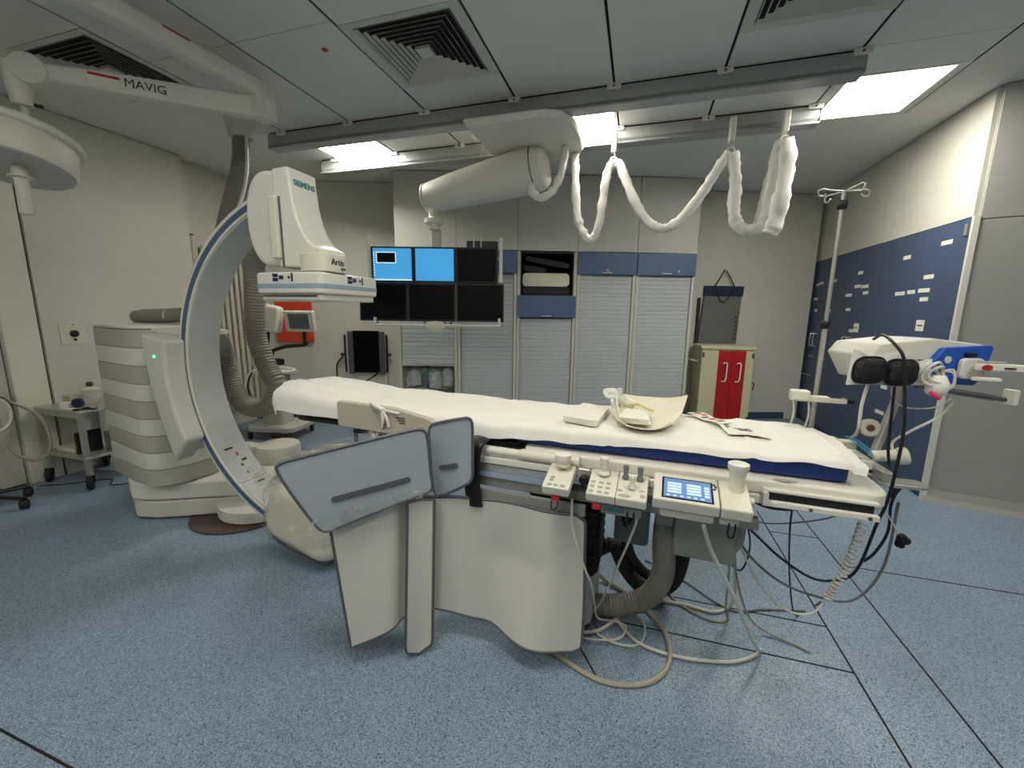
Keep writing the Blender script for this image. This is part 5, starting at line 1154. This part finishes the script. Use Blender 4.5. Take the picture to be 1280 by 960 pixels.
for k, (x, m_) in enumerate(((-.18, 'cable_white'), (-.15, 'cable_black'), (-.12, 'cable_white'))):
    obj('probe_cord', ctube(nb(), [(x, -.15, .74), (x-.03, -.2, .6), (x+.02*k, -.22, .42), (x+.05, -.18, .3), (x+.08, -.13, .42)], .008, 8), m_, uc, smooth=True)
obj('front_tube', ctube(nb(), [(.12, -.16, .73), (.20, -.2, .6), (.26, -.2, .45)], .02, 8), 'white', uc, smooth=True)
bag = nb(); lathe(bag, [(.02, 1.36), (.06, 1.40), (.07, 1.46), (.03, 1.53)], (-.13, 0, 0), 12); obj('tissue_bag', bag, 'linen', uc, smooth='all')
frame()
# steel trolley with small items
tr = thing('steel_trolley', 'two-tier stainless steel trolley by the left wall', 'trolley', (-4.26, 2.16, 0))
X0, X1, YA, YC = -4.53, -3.99, 1.94, 2.36
for x, y in ((X0+.02, YA+.02), (X1-.02, YA+.02), (X0+.02, YC-.02), (X1-.02, YC-.02)):
    l = obj('leg', bx(nb(), x-.016, x+.016, y-.016, y+.016, .11, .60), 'steel', tr)
    c = obj('caster', lathe(nb(), [(.05, -.018), (.057, -.013), (.057, .013), (.05, .018)], n=16, T=along((x+.01, y-.01, .057), (.6, .8, 0))), 'rubber', l)
    obj('caster_fork', bx(nb(), x-.02, x+.02, y-.02, y+.02, .06, .11), 'black', l)
obj('top_tray', bx(nb(), X0, X1, YA, YC, .60, .62), 'steel', tr, bevel=.004)
obj('top_front', bx(nb(), X0, X1, YA-.004, YA+.008, .57, .60), 'steel', tr)
obj('lower_shelf', bx(nb(), X0, X1, YA, YC, .235, .255), 'steel', tr, bevel=.004)
it = lambda *a, **k: obj(*a, **k)
it('carton', bx(nb(), -4.40, -4.30, 2.06, 2.14, .6201, .70), 'beige', bevel=.003, label='small brown carton at the back of the steel trolley', cat='box')
bt = thing('bottle', 'white round bottle with brown cap on the steel trolley', 'bottle', (-4.27, 2.16, .6201))
obj('bottle_body', lathe(nb(), [(.045, .6205), (.05, .63), (.05, .72), (.06, .725), (.06, .74), (.02, .76)], (-4.29, 2.19, 0), 18), 'white', bt, smooth=True)
obj('cap', lathe(nb(), [(.02, .76), (.022, .765), (.022, .79), (.015, .795)], (-4.29, 2.19, 0), 14), 'brown', bt, smooth=True)
it('glass_jar', lathe(nb(), [(.06, .6205), (.075, .63), (.075, .72), (.07, .74), (.075, .76), (.06, .765)], (-4.12, 2.28, 0), 20), 'film', smooth=True, label='clear jar with a lid at the back of the steel trolley', cat='jar')
it('tape_roll', lathe(nb(), [(.03, 0), (.038, .002), (.038, .028), (.03, .03)], n=18, T=along((-4.17, 2.05, .659), (.4, -1, 0))), 'navy', label='dark blue tape roll standing on the steel trolley', cat='tape roll')
it('small_carton', bx(nb(), -4.27, -4.20, 1.98, 2.03, .6201, .665, rotm((-4.235, 2.0, .64), 20, 'Z')), 'paper', bevel=.003, label='small white carton in front on the steel trolley', cat='box')
sn = nb()
for sx in (-1, 1): tube(sn, [(-4.06+sx*.0+.025*math.cos(q*PI/6), 2.0+sx*.028+.022*math.sin(q*PI/6), .628) for q in range(12)], .005, 6, closed=True)
tube(sn, [(-4.04, 1.985, .628), (-3.99+.0, 2.03, .63), (-3.96, 2.05, .63)], .005, 6); tube(sn, [(-4.04, 2.015, .628), (-4.0, 2.01, .63), (-3.95, 2.02, .63)], .005, 6)
it('scissors', sn, 'black', label='black-handled scissors on the corner of the steel trolley', cat='scissors')
pp = nb(); sheetgrid(pp, 6, 6, lambda a, b: Vector((-4.22+.20*a, 1.95+.06*b+.02*a, .6225+.003*math.sin(5*a)))); it('paper_sheet', pp, 'paper', solid=.001, label='loose white papers on the front edge of the steel trolley', cat='paper')
dv = thing('device_box', 'grey box with black screen on the lower trolley shelf', 'device', (-4.1, 2.2, .2551))
obj('box', bx(nb(), -4.14, -4.03, 2.15, 2.32, .2552, .40), 'grey_box', dv, bevel=.005); obj('black_window', bx(nb(), -4.0299, -4.027, 2.16, 2.31, .31, .385), 'screen_off', dv)
it('binder', bx(nb(), -4.17, -4.145, 1.98, 2.14, .2552, .43), 'black', bevel=.003, label='black binder standing on the lower trolley shelf', cat='binder')
it('shelf_papers', bx(nb(), -4.46, -4.24, 2.0, 2.2, .2552, .285), 'paper', bevel=.002, label='pile of papers lying on the lower trolley shelf', cat='papers')
# rolling stand with hoses at the left picture edge
rs = thing('suction_stand', 'rolling stand with white unit and coiled hoses at the left picture edge', 'stand', (-4.36, 1.52, 0))
obj('pole', cyl(nb(), (-4.38, 1.50, .08), (-4.38, 1.50, .95), .018), 'steel', rs, smooth=True)
for x, y in ((-4.29, 1.73), (-4.04, 1.60), (-4.10, 1.30), (-4.5, 1.28), (-4.53, 1.66)):
    g = obj('base_leg', tube(nb(), [(-4.38, 1.50, .085), (x, y, .075)], .014, 8), 'black', rs)
    obj('caster', lathe(nb(), [(.03, -.02), (.034, -.015), (.034, .015), (.03, .02)], n=14, T=along((x, y, .034), (.6, .8, 0))), 'rubber', g)
    obj('caster_fork', bx(nb(), x-.014, x+.014, y-.014, y+.014, .04, .078), 'black', g)
obj('unit', bx(nb(), -4.45, -4.22, 1.40, 1.64, .80, .90), 'white', rs, bevel=.02)
obj('unit', bx(nb(), -4.43, -4.24, 1.42, 1.66, .68, .77), 'white_dull', rs, bevel=.02)
for k in range(3):
    obj('hose_coil', tube(nb(), [(-4.24+.02*k, 1.62+(.09-.012*k)*math.cos(q*PI/10), .66+(.13-.01*k)*math.sin(q*PI/10)) for q in range(20)], .010, 8, closed=True), ['rubber', 'hose_grey', 'cable_white'][k], rs, smooth=True)
obj('hose_loop', ctube(nb(), [(-4.22, 1.62, .72), (-4.20, 1.63, .5), (-4.2, 1.67, .36), (-4.2, 1.76, .28), (-4.2, 1.84, .32), (-4.2, 1.86, .45), (-4.22, 1.82, .62), (-4.25, 1.7, .74)], .011, 8), 'cable_beige', rs, smooth=True)
cable('floor_cable', 'thin black cable on the floor behind the steel trolley', [(-4.45, 1.86, .005), (-4.3, 1.95, .005), (-4.1, 2.12, .005), (-3.95, 2.05, .005), (-3.8, 2.15, .005), (-3.55, 2.3, .005)], .004, 'cable_black')
